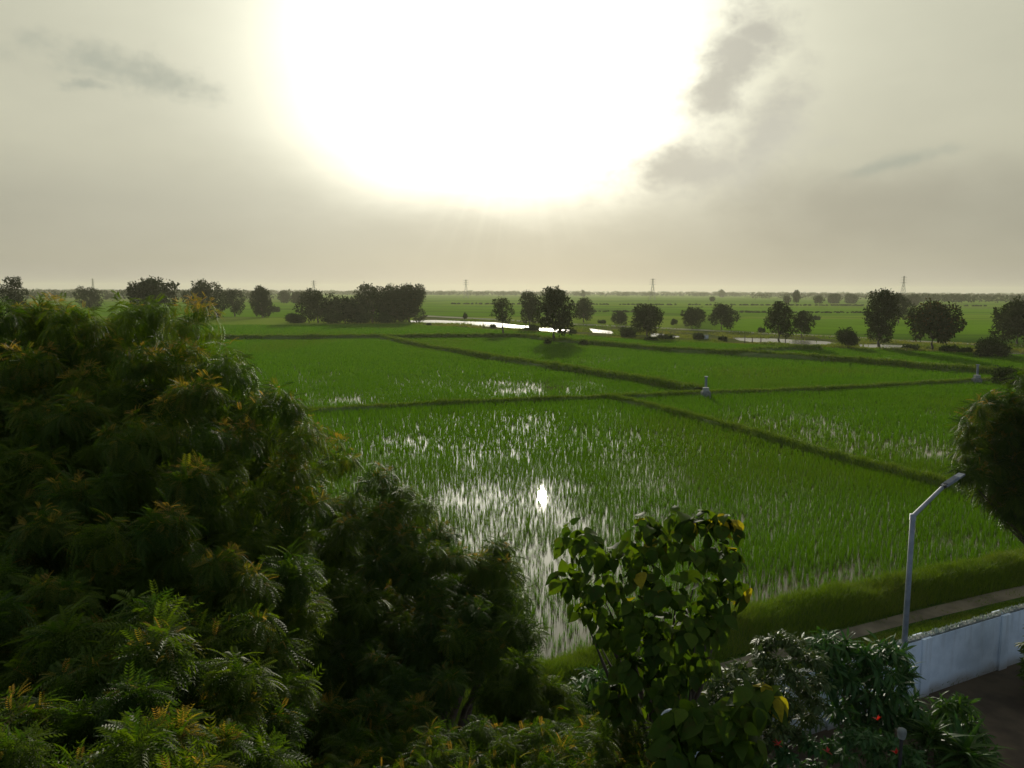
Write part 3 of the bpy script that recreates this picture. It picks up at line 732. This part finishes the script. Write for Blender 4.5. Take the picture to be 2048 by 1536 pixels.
shrub('lance_leaved_shrub', [(1600, 1300), (1620, 1255), (1670, 1243), (1700, 1270), (1720, 1290), (1790, 1285), (1828, 1310), (1838, 1350), (1812, 1375), (1840, 1410), (1850, 1450), (1780, 1480), (1700, 1475), (1640, 1440), (1640, 1350)],
      14.6, 28, 46, 0.30, L_LANCE, M_lance, gxy(1720, 15), 'dark green shrub of lance-shaped leaves in front of the white wall beside the lamp pole')
hib = shrub('hibiscus_shrub', [(1500, 1510), (1560, 1478), (1640, 1470), (1720, 1450), (1800, 1475), (1850, 1490), (1860, 1580), (1500, 1600)],
      13.0, 30, 62, 0.15, L_SMALL, M_lance, gxy(1690, 13.6), 'low dark shrub with a few red flowers at the bottom edge', cat='shrub')
for (x, y) in ((1755, 1441), (1556, 1490), (1792, 1508), (1655, 1505)):
    c = np.array(P(x, y, 12.55)); n = 7; u = unit(n, 0.1)
    V_, F_, A_, B_ = scatter(L_SMALL, np.repeat(c[None], n, 0), u, np.repeat([[0, 0, 1.0]], n, 0)+0.2, np.full(n, 0.11), rng.random(n), np.zeros(n))
    mesh_obj('flower', V_, F_, M_red, hib, attrs={'rnd': A_, 'young': B_})
def strap_plant(px, d, h, n, L, label):
    b = P(px, 1400, d); root = empty('strap_leaved_plant', (b.x, b.y, 0), label, 'plant', 'strap-leaved plants at the wall foot')
    u = unit(n, 0.05); p = np.array([b.x, b.y, h])+rng.normal(0, 0.08, (n, 3))
    V_, F_, A_, B_ = scatter(L_STRAP, p, u+np.array([0, 0, 0.35]), np.repeat([[0, 0, 1.0]], n, 0)+rng.normal(0, 0.1, (n, 3)), L*(0.6+0.5*rng.random(n)), rng.random(n), np.zeros(n))
    mesh_obj('leaves', V_, F_, M_strap, root, attrs={'rnd': A_, 'young': B_})
    MB().tube([(b.x, b.y, -0.05), (b.x+0.03, b.y, h*0.5), (b.x, b.y, h+0.05)], [0.07, 0.06, 0.05]).build('stem', M_twig, root)
strap_plant(1868, 14.2, 1.35, 90, 0.6, 'upright strap-leaved plant nearest the wall with a pale spike')
strap_plant(1935, 13.9, 1.1, 110, 0.75, 'broad spreading strap-leaved plant at the edge of the brown soil')
shrub('leafy_shrub', [(1835, 1425), (1870, 1400), (1930, 1395), (1965, 1420), (1992, 1480), (2000, 1600), (1830, 1600), (1815, 1500)],
      15.0, 26, 60, 0.26, L_LANCE, M_strap, gxy(1905, 15.2), 'dense green leafy shrub filling the corner between the wall foot and the brown soil')
# bush at the left end of the embankment and one at the right edge of the wall
shrub('embankment_bush', [(1140, 1375), (1165, 1345), (1215, 1338), (1260, 1350), (1280, 1400), (1250, 1440), (1160, 1440)], 16.6, 22, 60, 0.3, L_LANCE, M_strap, gxy(1200, 17),
      'rounded green bush at the foot of the embankment below the bright water')
shrub('edge_bush', [(2052, 1290), (2075, 1235), (2150, 1225), (2170, 1400), (2066, 1390), (2044, 1345)], 17.6, 18, 50, 0.25, L_SMALL, M_neem2, gxy(2090, 17.8),
      'dark bush cut by the right edge in front of the white wall')

# ------------------------------------------------------------------ wall
WH = 1.5
wall = empty('boundary_wall', (WA.x, WA.y, 0), 'white boundary wall with broken glass set along its top', 'wall')
ang_w = math.atan2(wd.y, wd.x); MR = Matrix.Rotation(ang_w, 3, 'Z'); tk = 0.22
mid = (w0+w1)/2 - wn*(tk/2); LW = (w1-w0).length
mb = MB(); ns = 60
prof = [(-tk/2, -0.1), (-tk/2, WH), (tk/2, WH), (tk/2, -0.1)]
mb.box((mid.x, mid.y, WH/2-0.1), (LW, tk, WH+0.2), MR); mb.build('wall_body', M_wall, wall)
mb = MB()
for k in range(-5, 5):
    c = WA + wd*(k*3.2-0.25) - wn*(tk/2) + wn*0.0
    mb = MB(); mb.box((c.x, c.y, (WH+0.03)/2-0.05), (0.34, tk+0.10, WH+0.13), MR); mb.build('pilaster', M_wall, wall)
# mortar bed and glass shards
mb = MB()
for i in range(int(LW/0.25)):
    q = w0 + wd*(i*0.25+0.125) - wn*(tk/2)
    mb.box((q.x, q.y, WH+0.018+0.01*random.random()), (0.26, tk*0.8, 0.05), MR @ Matrix.Rotation(random.uniform(-.05, .05), 3, 'Y'))
mb.build('mortar_bed', M_conc, wall)
Vs = []; Fs = []
for i in range(2100):
    q = w0 + wd*random.uniform(0, LW) - wn*random.uniform(0.03, tk-0.03); b = Vector((q.x, q.y, WH+0.03))
    a = random.uniform(0, 6.28); s = random.uniform(0.02, 0.05); hh = random.uniform(0.03, 0.11); k = len(Vs)
    Vs += [b+Vector((math.cos(a)*s, math.sin(a)*s, 0)), b-Vector((math.cos(a)*s, math.sin(a)*s, 0)), b+Vector((math.cos(a+1.6)*s*0.5, math.sin(a+1.6)*s*0.5, 0)), b+Vector((random.uniform(-.02, .02), random.uniform(-.02, .02), hh))]
    Fs += [(k, k+1, k+3), (k+1, k+2, k+3), (k+2, k, k+3)]
tag(mesh_obj('glass_shards', Vs, Fs, M_shard, wall), kind='stuff')

# ------------------------------------------------------------------ street lamp
dp = 17.3
pb = P(1806, 1400, dp); pb.z = 0
ptop = P(1826, 1030, dp); pb.x = ptop.x
lamp = empty('street_lamp', (pb.x, pb.y, 0), 'grey metal street lamp with a slanted arm standing by the white wall', 'lamp')
MB().tube([(pb.x, pb.y, -0.05), (pb.x, pb.y, ptop.z*0.5), ptop], [0.066, 0.062, 0.057], 12).build('pole', M_metal, lamp, smooth=True)
MB().box((pb.x, pb.y, 0.02), (0.3, 0.3, 0.04)).build('base_plate', M_metal, lamp)
a1 = P(1888, 972, dp+0.55); 
MB().tube([ptop-Vector((0, 0, 0.03)), a1], [0.05, 0.045], 8).build('arm', M_metal, lamp, smooth=True)
MB().tube([ptop-Vector((0, 0, 0.12)), ptop+Vector((0, 0, 0.02))], 0.068, 12).build('collar', M_metal, lamp, smooth=True)
a2 = P(1924, 948, dp+0.9); dv = (a2-a1).normalized(); sx = dv.cross(Vector((0, 0, 1))).normalized(); sz = sx.cross(dv)
HM = Matrix((sx, dv, sz)).transposed(); cen = (a1+a2)/2; hl = (a2-a1).length
MB().box(cen, (0.16, hl, 0.04), HM).build('lamp_head', M_metal, lamp)
MB().box(cen-HM @ Vector((0, 0, 0.027)), (0.12, hl*0.8, 0.012), HM).build('lamp_lens', M_lens, lamp)
mb = MB()
for k in range(7): mb.box(cen+HM @ Vector((-0.06+k*0.02, -hl*0.1, 0.030)), (0.008, hl*0.6, 0.022), HM)
mb.build('cooling_fins', M_metal, lamp)
MB().box(a1, (0.10, 0.12, 0.07), HM).build('bracket', M_dark, lamp)

# garden post light and bent pipe seen through the leaves
q = P(1804, 1462, 12.7); q0 = Vector((q.x, q.y, 0))
gp_ = empty('garden_post', q0, 'small pale grey post with rounded cap among the dark plants at the bottom right', 'post')
MB().tube([q0, Vector((q.x, q.y, q.z-0.13))], 0.03, 10).build('stake', M_dark, gp_)
MB().tube([(q.x, q.y, q.z-0.13), (q.x, q.y, q.z-0.02), (q.x, q.y, q.z+0.03), (q.x, q.y, q.z+0.055)], [0.06, 0.08, 0.07, 0.025], 14).build('cap', M_conc, gp_, smooth=True)
q = P(1322, 1440, 5.5)
pts = [Vector((q.x, q.y, 0)), Vector((q.x, q.y, q.z-0.02))]
for k in range(1, 8):
    a = k/8*math.pi*0.62; pts.append(Vector((q.x+0.07*(1-math.cos(a)), q.y, q.z+0.08*math.sin(a))))
tag(MB().tube(pts, 0.011, 8).build('bent_pipe', M_white, smooth=True), 'thin white pipe with a bent top between the golden shrub and the large drooping leaves', 'pipe')

# ------------------------------------------------------------------ marker posts in the fields
def marker(px, py, h, label):
    b = G(px, py); m_ = empty('field_marker', (b.x, b.y, 0), label, 'marker post', 'marker posts on the field bunds')
    z = 0.3
    mb = MB(); mb.box((b.x, b.y, 0.28), (0.8, 0.75, 0.62)); mb.box((b.x, b.y, 0.63), (0.7, 0.6, 0.1)); mb.build('plinth', M_conc, m_)
    MB().box((b.x, b.y, 0.84), (0.52, 0.45, 0.34)).build('box', M_lens, m_)
    MB().tube([(b.x, b.y, 1.05), (b.x, b.y, h)], [0.13, 0.11], 8).build('post', M_metal, m_)
    MB().box((b.x, b.y, h+0.04), (0.3, 0.3, 0.08)).build('cap', M_metal, m_)
marker(1411, 796, 2.0, 'grey marker post on a pale plinth where two bunds meet in mid field')
marker(1953, 768, 2.1, 'grey marker post on a pale plinth near the round bush at the right')
# white block and stakes along the canal
b = G(1412, 681); wb_ = empty('white_block', (b.x, b.y, 0), 'small white block beside a bush on the canal bank', 'block')
MB().box((b.x, b.y, 0.5), (0.8, 0.7, 1.1)).build('body', M_white, wb_); MB().box((b.x, b.y, 1.09), (0.95, 0.85, 0.1)).build('top_slab', M_conc, wb_)
for i, (x, y, h) in enumerate(((1489, 687, 1.6), (1504, 688, 1.3), (1521, 689, 1.5), (966, 660, 1.8), (1570, 690, 1.4), (1296, 610, 6.5))):
    b = G(x, y); mb = MB(); mb.tube([(b.x, b.y, -0.1), (b.x+0.05, b.y, h*0.5), (b.x+0.02, b.y, h)], [0.11, 0.09, 0.08], 6)
    lab = ('thin wooden stake, leftmost of the row at the right-hand pool', 'short wooden stake in the middle of the row at the right-hand pool', 'thin wooden stake at the right end of the row near the pool',
           'lone thin stake by the long bright pool left of centre', 'short stake just right of the tree by the pool', 'tall thin pole alone in the far green field')[i]
    tag(mb.build('stake', M_bark), lab, 'stake', 'stakes along the canal')

# ------------------------------------------------------------------ distant trees
def far_tree(name, cx, by, ty, wpx, dist, label, group, shape='round', dens=1.0, young=0.0, mat=None, trunk=0.18, cat='tree', base_h=None, lean=0.0):
    """cx/by/ty/wpx: where it stands and how large; built at its true distance and size"""
    if dist is None: b = G(cx, by); dist = b.y
    else: b = P(cx, by, dist)
    b = Vector((b.x, b.y, 0)); top = P(cx, ty, dist).z; W = wpx*dist/FPX; Ht = max(top, 0.8)
    root = empty(name, b, label, cat, group)
    tr = Ht*trunk; ch = Ht-tr; fo = Foliage(); nl = {'round': 9, 'tall': 12, 'bush': 7, 'flat': 9, 'block': 13}[shape]
    lobes = []; nl += 4
    side = random.choice((-1, 1)); flare = random.uniform(0.55, 0.8)
    for k in range(nl):
        a = k*2.4+random.uniform(-0.5, 0.5); f = (k+0.5)/nl; jr = random.uniform(0.7, 1.35)
        if shape == 'round': env = math.sin(math.pi*(0.12+0.74*f)**0.9); z = tr+ch*(0.10+0.84*f); rad = W*0.135*jr; off = W*0.40*env*random.uniform(0.75, 1.1)
        elif shape == 'tall': env = math.sin(math.pi*(0.2+0.62*f)); z = tr+ch*(0.08+0.86*f); rad = W*0.14*jr; off = W*0.32*env*random.uniform(0.6, 1.15)
        elif shape == 'flat': env = 1; z = tr+ch*random.uniform(0.35, 0.8); rad = W*0.13*jr; off = W*0.40*random.random()**0.5
        elif shape == 'block': env = 1; z = tr+ch*(0.06+0.84*f); rad = W*0.19*jr; off = W*0.33*random.uniform(.5, 1.1)
        else: env = 1; z = tr+ch*random.uniform(0.25, 0.75); rad = W*0.18*jr; off = W*0.33*random.random()**0.5
        rad = min(rad, ch*0.34)
        z = min(z, Ht-rad*0.8); z = max(z, tr*0.8+rad*0.6)
        c = Vector((b.x+off*math.cos(a)+side*W*0.06*f, b.y+off*math.sin(a)*0.9, z)); lobes.append((c, rad))
    lobes.append((Vector((b.x+lean*W*0.5, b.y, tr+ch*0.52)), min(W*0.20, ch*0.32)))
    lobes.append((Vector((b.x+W*random.uniform(-.1, .1)+lean*W, b.y, Ht-W*0.13)), W*0.13))
    ls = max(0.26, W*0.045, dist*0.0011)
    for c, rad in lobes:
        n = int(min(2600, 20.0*dens*(rad/ls)**2+30)); u = unit(n)
        p = np.array(c)+u*(rad*(0.45+0.6*rng.random(n)**0.5)*(1+0.18*rng.normal(0, 1, n)))[:, None]
        k = p[:, 2] > 0.05; p = p[k]; u = u[k]; n = len(p)
        a = u+rng.normal(0, 0.6, (n, 3))+np.array([0, 0, -0.2]); yg = np.zeros(n)
        if young: yg = (rng.random(n) < young*(0.3+np.clip(u[:, 2], 0, 1)))*rng.random(n)
        fo.add(p, a, rng.normal(0, 1, (n, 3))+np.array([0, 0, 0.6]), ls*(0.6+0.9*rng.random(n)), np.clip(0.3*random.random()+0.7*rng.random(n), 0, 1), yg)
    # ragged sprays sticking out of the top and sides
    for _ in range(int(9*dens)):
        c, rad = random.choice(lobes[:nl]); u = unit(1, -0.1)[0]; e = np.array(c)+u*rad*random.uniform(1.0, 1.25); e[2] = min(e[2], Ht*1.01); n = 14
        fo.add(e+rng.normal(0, ls*0.7, (n, 3)), rng.normal(0, 1, (n, 3))+u, rng.normal(0, 1, (n, 3)), ls*(0.5+0.5*rng.random(n)), rng.random(n), np.zeros(n))
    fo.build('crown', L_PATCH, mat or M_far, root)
    mb = MB(); r0 = max(0.12, Ht*0.028)
    limbs(mb, (b.x, b.y, -0.1), [c for c, r in lobes[:nl]], r0, fork=0.4 if trunk < 0.25 else 0.55, jitter=0.3)
    mb.build('trunk' if cat == 'tree' else 'stem', M_bark, root, smooth=True)
    return root
G1 = 'trees along the canal'; G2 = 'trees in the left grove'; G3 = 'trees beyond the huge neem'; G4 = 'bushes along the canal bank'; G5 = 'scattered trees in the far fields'
FT = [
 # left grove
 ('field_tree', 636, 646, 582, 80, None, 'tree at the left end of the grove, round crown', G2, 'round', 1.4, 0, .16),
 ('field_tree', 690, 646, 597, 86, None, 'lower spreading tree second from left in the grove', G2, 'round', 1.3, 0, .10),
 ('field_tree', 745, 646, 570, 80, None, 'grove tree with an open, see-through top, left of the tall dense one', G2, 'tall', 1.2, 0, .10),
 ('field_tree', 784, 645, 574, 66, None, 'tall grove tree left of the one at the grove right end', G2, 'block', 1.6, 0.05, .10),
 ('field_tree', 818, 645, 571, 60, None, 'tall square-topped dense tree at the right end of the grove', G2, 'block', 1.7, 0.05, .12),
 # behind the huge neem
 ('field_tree', 34, 620, 553, 58, 190, 'tree rising alone above the huge neem at the far left', G3, 'round', 1.3, 0, .2),
 ('field_tree', 178, 612, 576, 50, 330, 'pale distant tree just left of the flat-topped one over the huge neem', G3, 'round', 1.2, 0, .2),
 ('field_tree', 306, 618, 559, 92, 230, 'wide flat-topped tree rising behind the huge neem', G3, 'flat', 2.2, 0, .25),
 ('field_tree', 412, 626, 565, 82, 265, 'broad dark tree at the right shoulder of the huge neem', G3, 'round', 1.6, 0, .1),
 ('field_tree', 469, 618, 579, 48, 300, 'small tree between two larger ones right of the huge neem', G3, 'round', 1.4, 0, .1),
 ('field_tree', 525, 624, 575, 56, 290, 'oval tree at the right end of the row beyond the huge neem', G3, 'tall', 1.6, 0, .08),
 # canal trees
 ('field_tree', 1006, 669, 598, 50, None, 'small open tree with a forked trunk beside the long bright pool', G1, 'round', 1.0, 0.03, .34),
 ('field_tree', 1060, 656, 584, 52, None, 'hazier tree partly hidden behind the largest central tree', G1, 'tall', 1.3, 0, .15),
 ('field_tree', 1108, 685, 577, 96, None, 'largest central tree, with a crooked trunk on the bund', G1, 'round', 1.6, 0.03, .22),
 ('field_tree', 1167, 645, 597, 44, None, 'narrow hazy tree right of the largest central tree', G1, 'tall', 1.4, 0.06, .14),
 ('field_tree', 1241, 650, 624, 36, None, 'low rounded small tree left of the globe-shaped tree', G1, 'round', 1.5, 0, .1),
 ('field_tree', 1294, 673, 611, 64, None, 'globe-shaped dense tree at the canal right of centre', G1, 'round', 1.8, 0, .10),
 ('field_tree', 1384, 658, 616, 54, None, 'domed tree, left one of a pair on the track', G1, 'round', 1.6, 0, .08),
 ('field_tree', 1443, 660, 610, 56, None, 'broader tree, right one of a pair on the track', G1, 'round', 1.6, 0, .16),
 ('field_tree', 1558, 690, 604, 62, None, 'dark leafy tree by the right-hand pool', G1, 'round', 1.6, 0.03, .22),
 ('field_tree', 1603, 676, 624, 44, None, 'smaller tree touching the right side of the dark tree by the pool', G1, 'round', 1.5, 0, .2),
 ('field_tree', 1757, 699, 583, 76, None, 'tallest tree on the right, narrow with a ragged top', G1, 'tall', 1.7, 0.03, .14),
 ('field_tree', 1797, 640, 588, 54, 260, 'hazy tree peeping out behind the tallest right-hand tree', G1, 'round', 1.5, 0, .15),
 ('field_tree', 1864, 699, 609, 108, None, 'wide spreading tree with reddish top at the right', G1, 'round', 1.9, 0.35, .22),
 ('field_tree', 2034, 692, 605, 112, None, 'broad dark tree cut by the right edge', G1, 'round', 1.8, 0, .16),
 # scattered far
 ('far_tree', 1638, 613, 592, 20, None, 'tiny tree standing alone in the far green field', G5, 'round', 1.6, 0, .35),
 ('far_tree', 1592, 611, 581, 16, None, 'slim distant tree above the dark leafy tree', G5, 'tall', 1.4, 0, .2),
 ('far_tree', 1573, 611, 592, 14, None, 'small pale tree left of the slim distant one', G5, 'round', 1.4, 0, .2),
 ('far_tree', 1667, 607, 589, 22, None, 'distant dense tree, left one of two before the far wood', G5, 'block', 1.6, 0, .1),
 ('far_tree', 1702, 607, 589, 24, None, 'distant dense tree, right one of two before the far wood', G5, 'block', 1.6, 0, .1),
 ('far_tree', 1826, 612, 590, 30, None, 'distant tree right of the hazy one behind the tallest tree', G5, 'round', 1.6, 0, .1),
 ('far_tree', 1443, 592, 580, 12, 1500, 'domed crown breaking the horizon right of centre', G5, 'round', 1.6, 0, .1),
 ('far_tree', 1424, 604, 594, 10, None, 'tiny crown below the domed one on the horizon', G5, 'round', 1.4, 0, .2),
 ('far_tree', 1166, 594, 581, 8, 1300, 'tiny tree on the horizon above the narrow hazy tree', G5, 'round', 1.4, 0, .2),
 ('far_tree', 598, 610, 585, 40, 520, 'hazy tree left of the grove in the distance', G5, 'round', 1.5, 0, .1),
 ('far_tree', 568, 606, 583, 26, 600, 'hazy small tree in the gap between row and grove', G5, 'round', 1.5, 0, .1),
]
for f in FT:
    far_tree(f[0], f[1], f[2], f[3], f[4], f[5], f[6], f[7], f[8], f[9], f[10], trunk=f[11])
BS = [(590, 646, 626, 46, 'low bush at the left foot of the grove'), (665, 647, 628, 56, 'undergrowth between the round left tree and the lower spreading tree of the grove'), (722, 647, 626, 60, 'undergrowth under the open-topped tree of the grove'), (768, 647, 628, 54, 'undergrowth in front of the tall trees of the grove'), (552, 624, 614, 22, 'small bush between the row of trees and the grove'), (1255, 676, 656, 42, 'dark rounded bush left of the globe-shaped tree'),
      (1347, 650, 638, 14, 'tiny bush between the globe-shaped tree and the pair'), (1330, 678, 669, 56, 'low dark scrub right of the globe-shaped tree'), (1398, 681, 667, 26, 'small dark bush beside the white block'),
      (1446, 683, 674, 16, 'tiny green bush left of the right-hand pool'), (1697, 698, 655, 46, 'light green bush-like tree left of the tallest tree'), (1820, 702, 691, 40, 'low scrub between the tallest and the spreading tree'),
      (1895, 705, 692, 60, 'dark low scrub under the spreading tree'), (1930, 708, 697, 40, 'low scrub left of the big rounded bush'), (1980, 715, 677, 72, 'big rounded bush near the right edge of the canal'),
      (2014, 772, 737, 54, 'rounded bush on the bund at the right, nearer than the canal'), (1065, 662, 650, 36, 'scrub at the pool under the hazy tree'), (1145, 668, 660, 22, 'small scrub right of the largest central tree'),
      (1630, 640, 632, 26, 'tiny bush on the far field edge left of the tallest tree'), (1522, 665, 657, 22, 'faint low bush left of the dark leafy tree'), (1205, 647, 641, 26, 'low bushes right of the narrow hazy tree'),
      (930, 640, 626, 9, 'tiny dark bush on the far bank of the long pool'), (858, 652, 646, 10, 'small tuft on the near bank at the left of the long pool'), (987, 656, 650, 16, 'dark tuft left of the small open tree'),
      (1095, 690, 681, 16, 'small tuft at the foot of the largest central tree'), (1165, 692, 684, 22, 'small tuft on the bund right of the central tree'), (1300, 683, 678, 46, 'low weeds under the globe-shaped tree')]
for x, by, ty, wp, lab in BS:
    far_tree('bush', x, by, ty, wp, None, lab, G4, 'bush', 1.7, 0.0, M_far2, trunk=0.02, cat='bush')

# hedge rows in the far fields and the far-off wood along the horizon: uncountable
def wood(name, bands, mat, label, ls_k=0.0015):
    fo = Foliage()
    for x0, x1, d0, d1, n, h0, h1 in bands:
        for _ in range(n):
            px = random.uniform(x0, x1); d = random.uniform(d0, d1); h = random.uniform(h0, h1); q = P(px, 600, d)
            if name == 'hedgerow' and float(vn(q.x, q.y, 40)) < 0.35: continue
            rad = h*random.uniform(0.45, 0.8); k = 46; u = unit(k, -0.4)
            p = np.array([q.x, q.y, h*0.5])+u*np.array([rad*1.3, rad*1.3, h*0.48])*(0.6+0.4*rng.random(k))[:, None]
            p[:, 2] = np.maximum(p[:, 2], 0.2)
            fo.add(p, u+rng.normal(0, 0.7, (k, 3)), rng.normal(0, 1, (k, 3)), np.full(k, max(h*0.22, d*ls_k))*(0.7+0.6*rng.random(k)), rng.random(k), np.zeros(k))
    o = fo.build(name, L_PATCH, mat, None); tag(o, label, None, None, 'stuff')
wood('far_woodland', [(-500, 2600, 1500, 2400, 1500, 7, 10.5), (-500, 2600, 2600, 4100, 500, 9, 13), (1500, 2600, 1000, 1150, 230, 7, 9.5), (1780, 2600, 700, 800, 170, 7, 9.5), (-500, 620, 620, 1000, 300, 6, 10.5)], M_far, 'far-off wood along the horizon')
wood('hedgerow', [(1180, 2300, 386, 390, 420, 0.35, 0.9), (900, 2300, 608, 614, 420, 0.4, 0.9)], M_far2, 'low hedges between the far fields', 0.0012)

# ------------------------------------------------------------------ pylons
def pylon(px, ty, dist, label):
    b = P(px, 590, dist); top = P(px, ty, dist).z; r = empty('electricity_pylon', (b.x, b.y, 0), label, 'pylon', 'electricity pylons on the horizon')
    H_ = top; w_ = 3.4; t_ = 0.22*dist/1200
    mb = MB()
    def cor(z): 
        f = w_*(1-0.85*min(1, z/(H_*0.8))); return [Vector((b.x+sx_*f, b.y+sy_*f, z)) for sx_, sy_ in ((-1, -1), (1, -1), (1, 1), (-1, 1))]
    zs = [0, 0.2, 0.38, 0.53, 0.66, 0.78, 0.88, 1.0]
    for z0, z1 in zip(zs, zs[1:]):
        A_, B_ = cor(z0*H_), cor(z1*H_)
        for k in range(4):
            mb.tube([A_[k], B_[k]], t_, 4); mb.tube([A_[k], B_[(k+1) % 4]], t_*0.7, 4)
    mb.build('lattice_tower', M_pylon, r)
    for z in (0.72, 0.83, 0.94):
        m2 = MB(); m2.tube([(b.x-5.2*(1.25-z*0.5), b.y, z*H_), (b.x, b.y, z*H_+0.8), (b.x+5.2*(1.25-z*0.5), b.y, z*H_)], [t_*0.6, t_*1.3, t_*0.6], 4); m2.build('cross_arm', M_pylon, r)
for a in ((628, 561, 1150, 'pylon just above the left end of the grove'), (932, 559, 1150, 'pylon on the horizon right of the grove'), (1305, 557, 1000, 'tallest looking pylon, above the globe-shaped tree'),
          (1806, 552, 1050, 'pylon over the hazy tree beside the tallest right-hand tree'), (187, 557, 1700, 'faint pylon above the huge neem at the left'), (408, 556, 1700, 'faint pylon above the broad dark tree right of the huge neem')):
    pylon(*a)

# ------------------------------------------------------------------ haze
def haze():
    m = bpy.data.materials.new('haze_air'); m.use_nodes = True; t = NT(m.node_tree); t.n.clear()
    o = t.new('ShaderNodeOutputMaterial'); v = t.new('ShaderNodeVolumePrincipled')
    v.inputs['Color'].default_value = (0.88, 0.88, 0.64, 1); v.inputs['Density'].default_value = 0.00017; v.inputs['Anisotropy'].default_value = 0.35
    t.l.new(v.outputs[0], o.inputs['Volume'])
    mb = MB(); mb.box((0, 1950, 21.5), (9200, 4900, 45)); ob = mb.build('haze', m); tag(ob, 'thin pale evening haze', None, None, 'stuff')
haze()
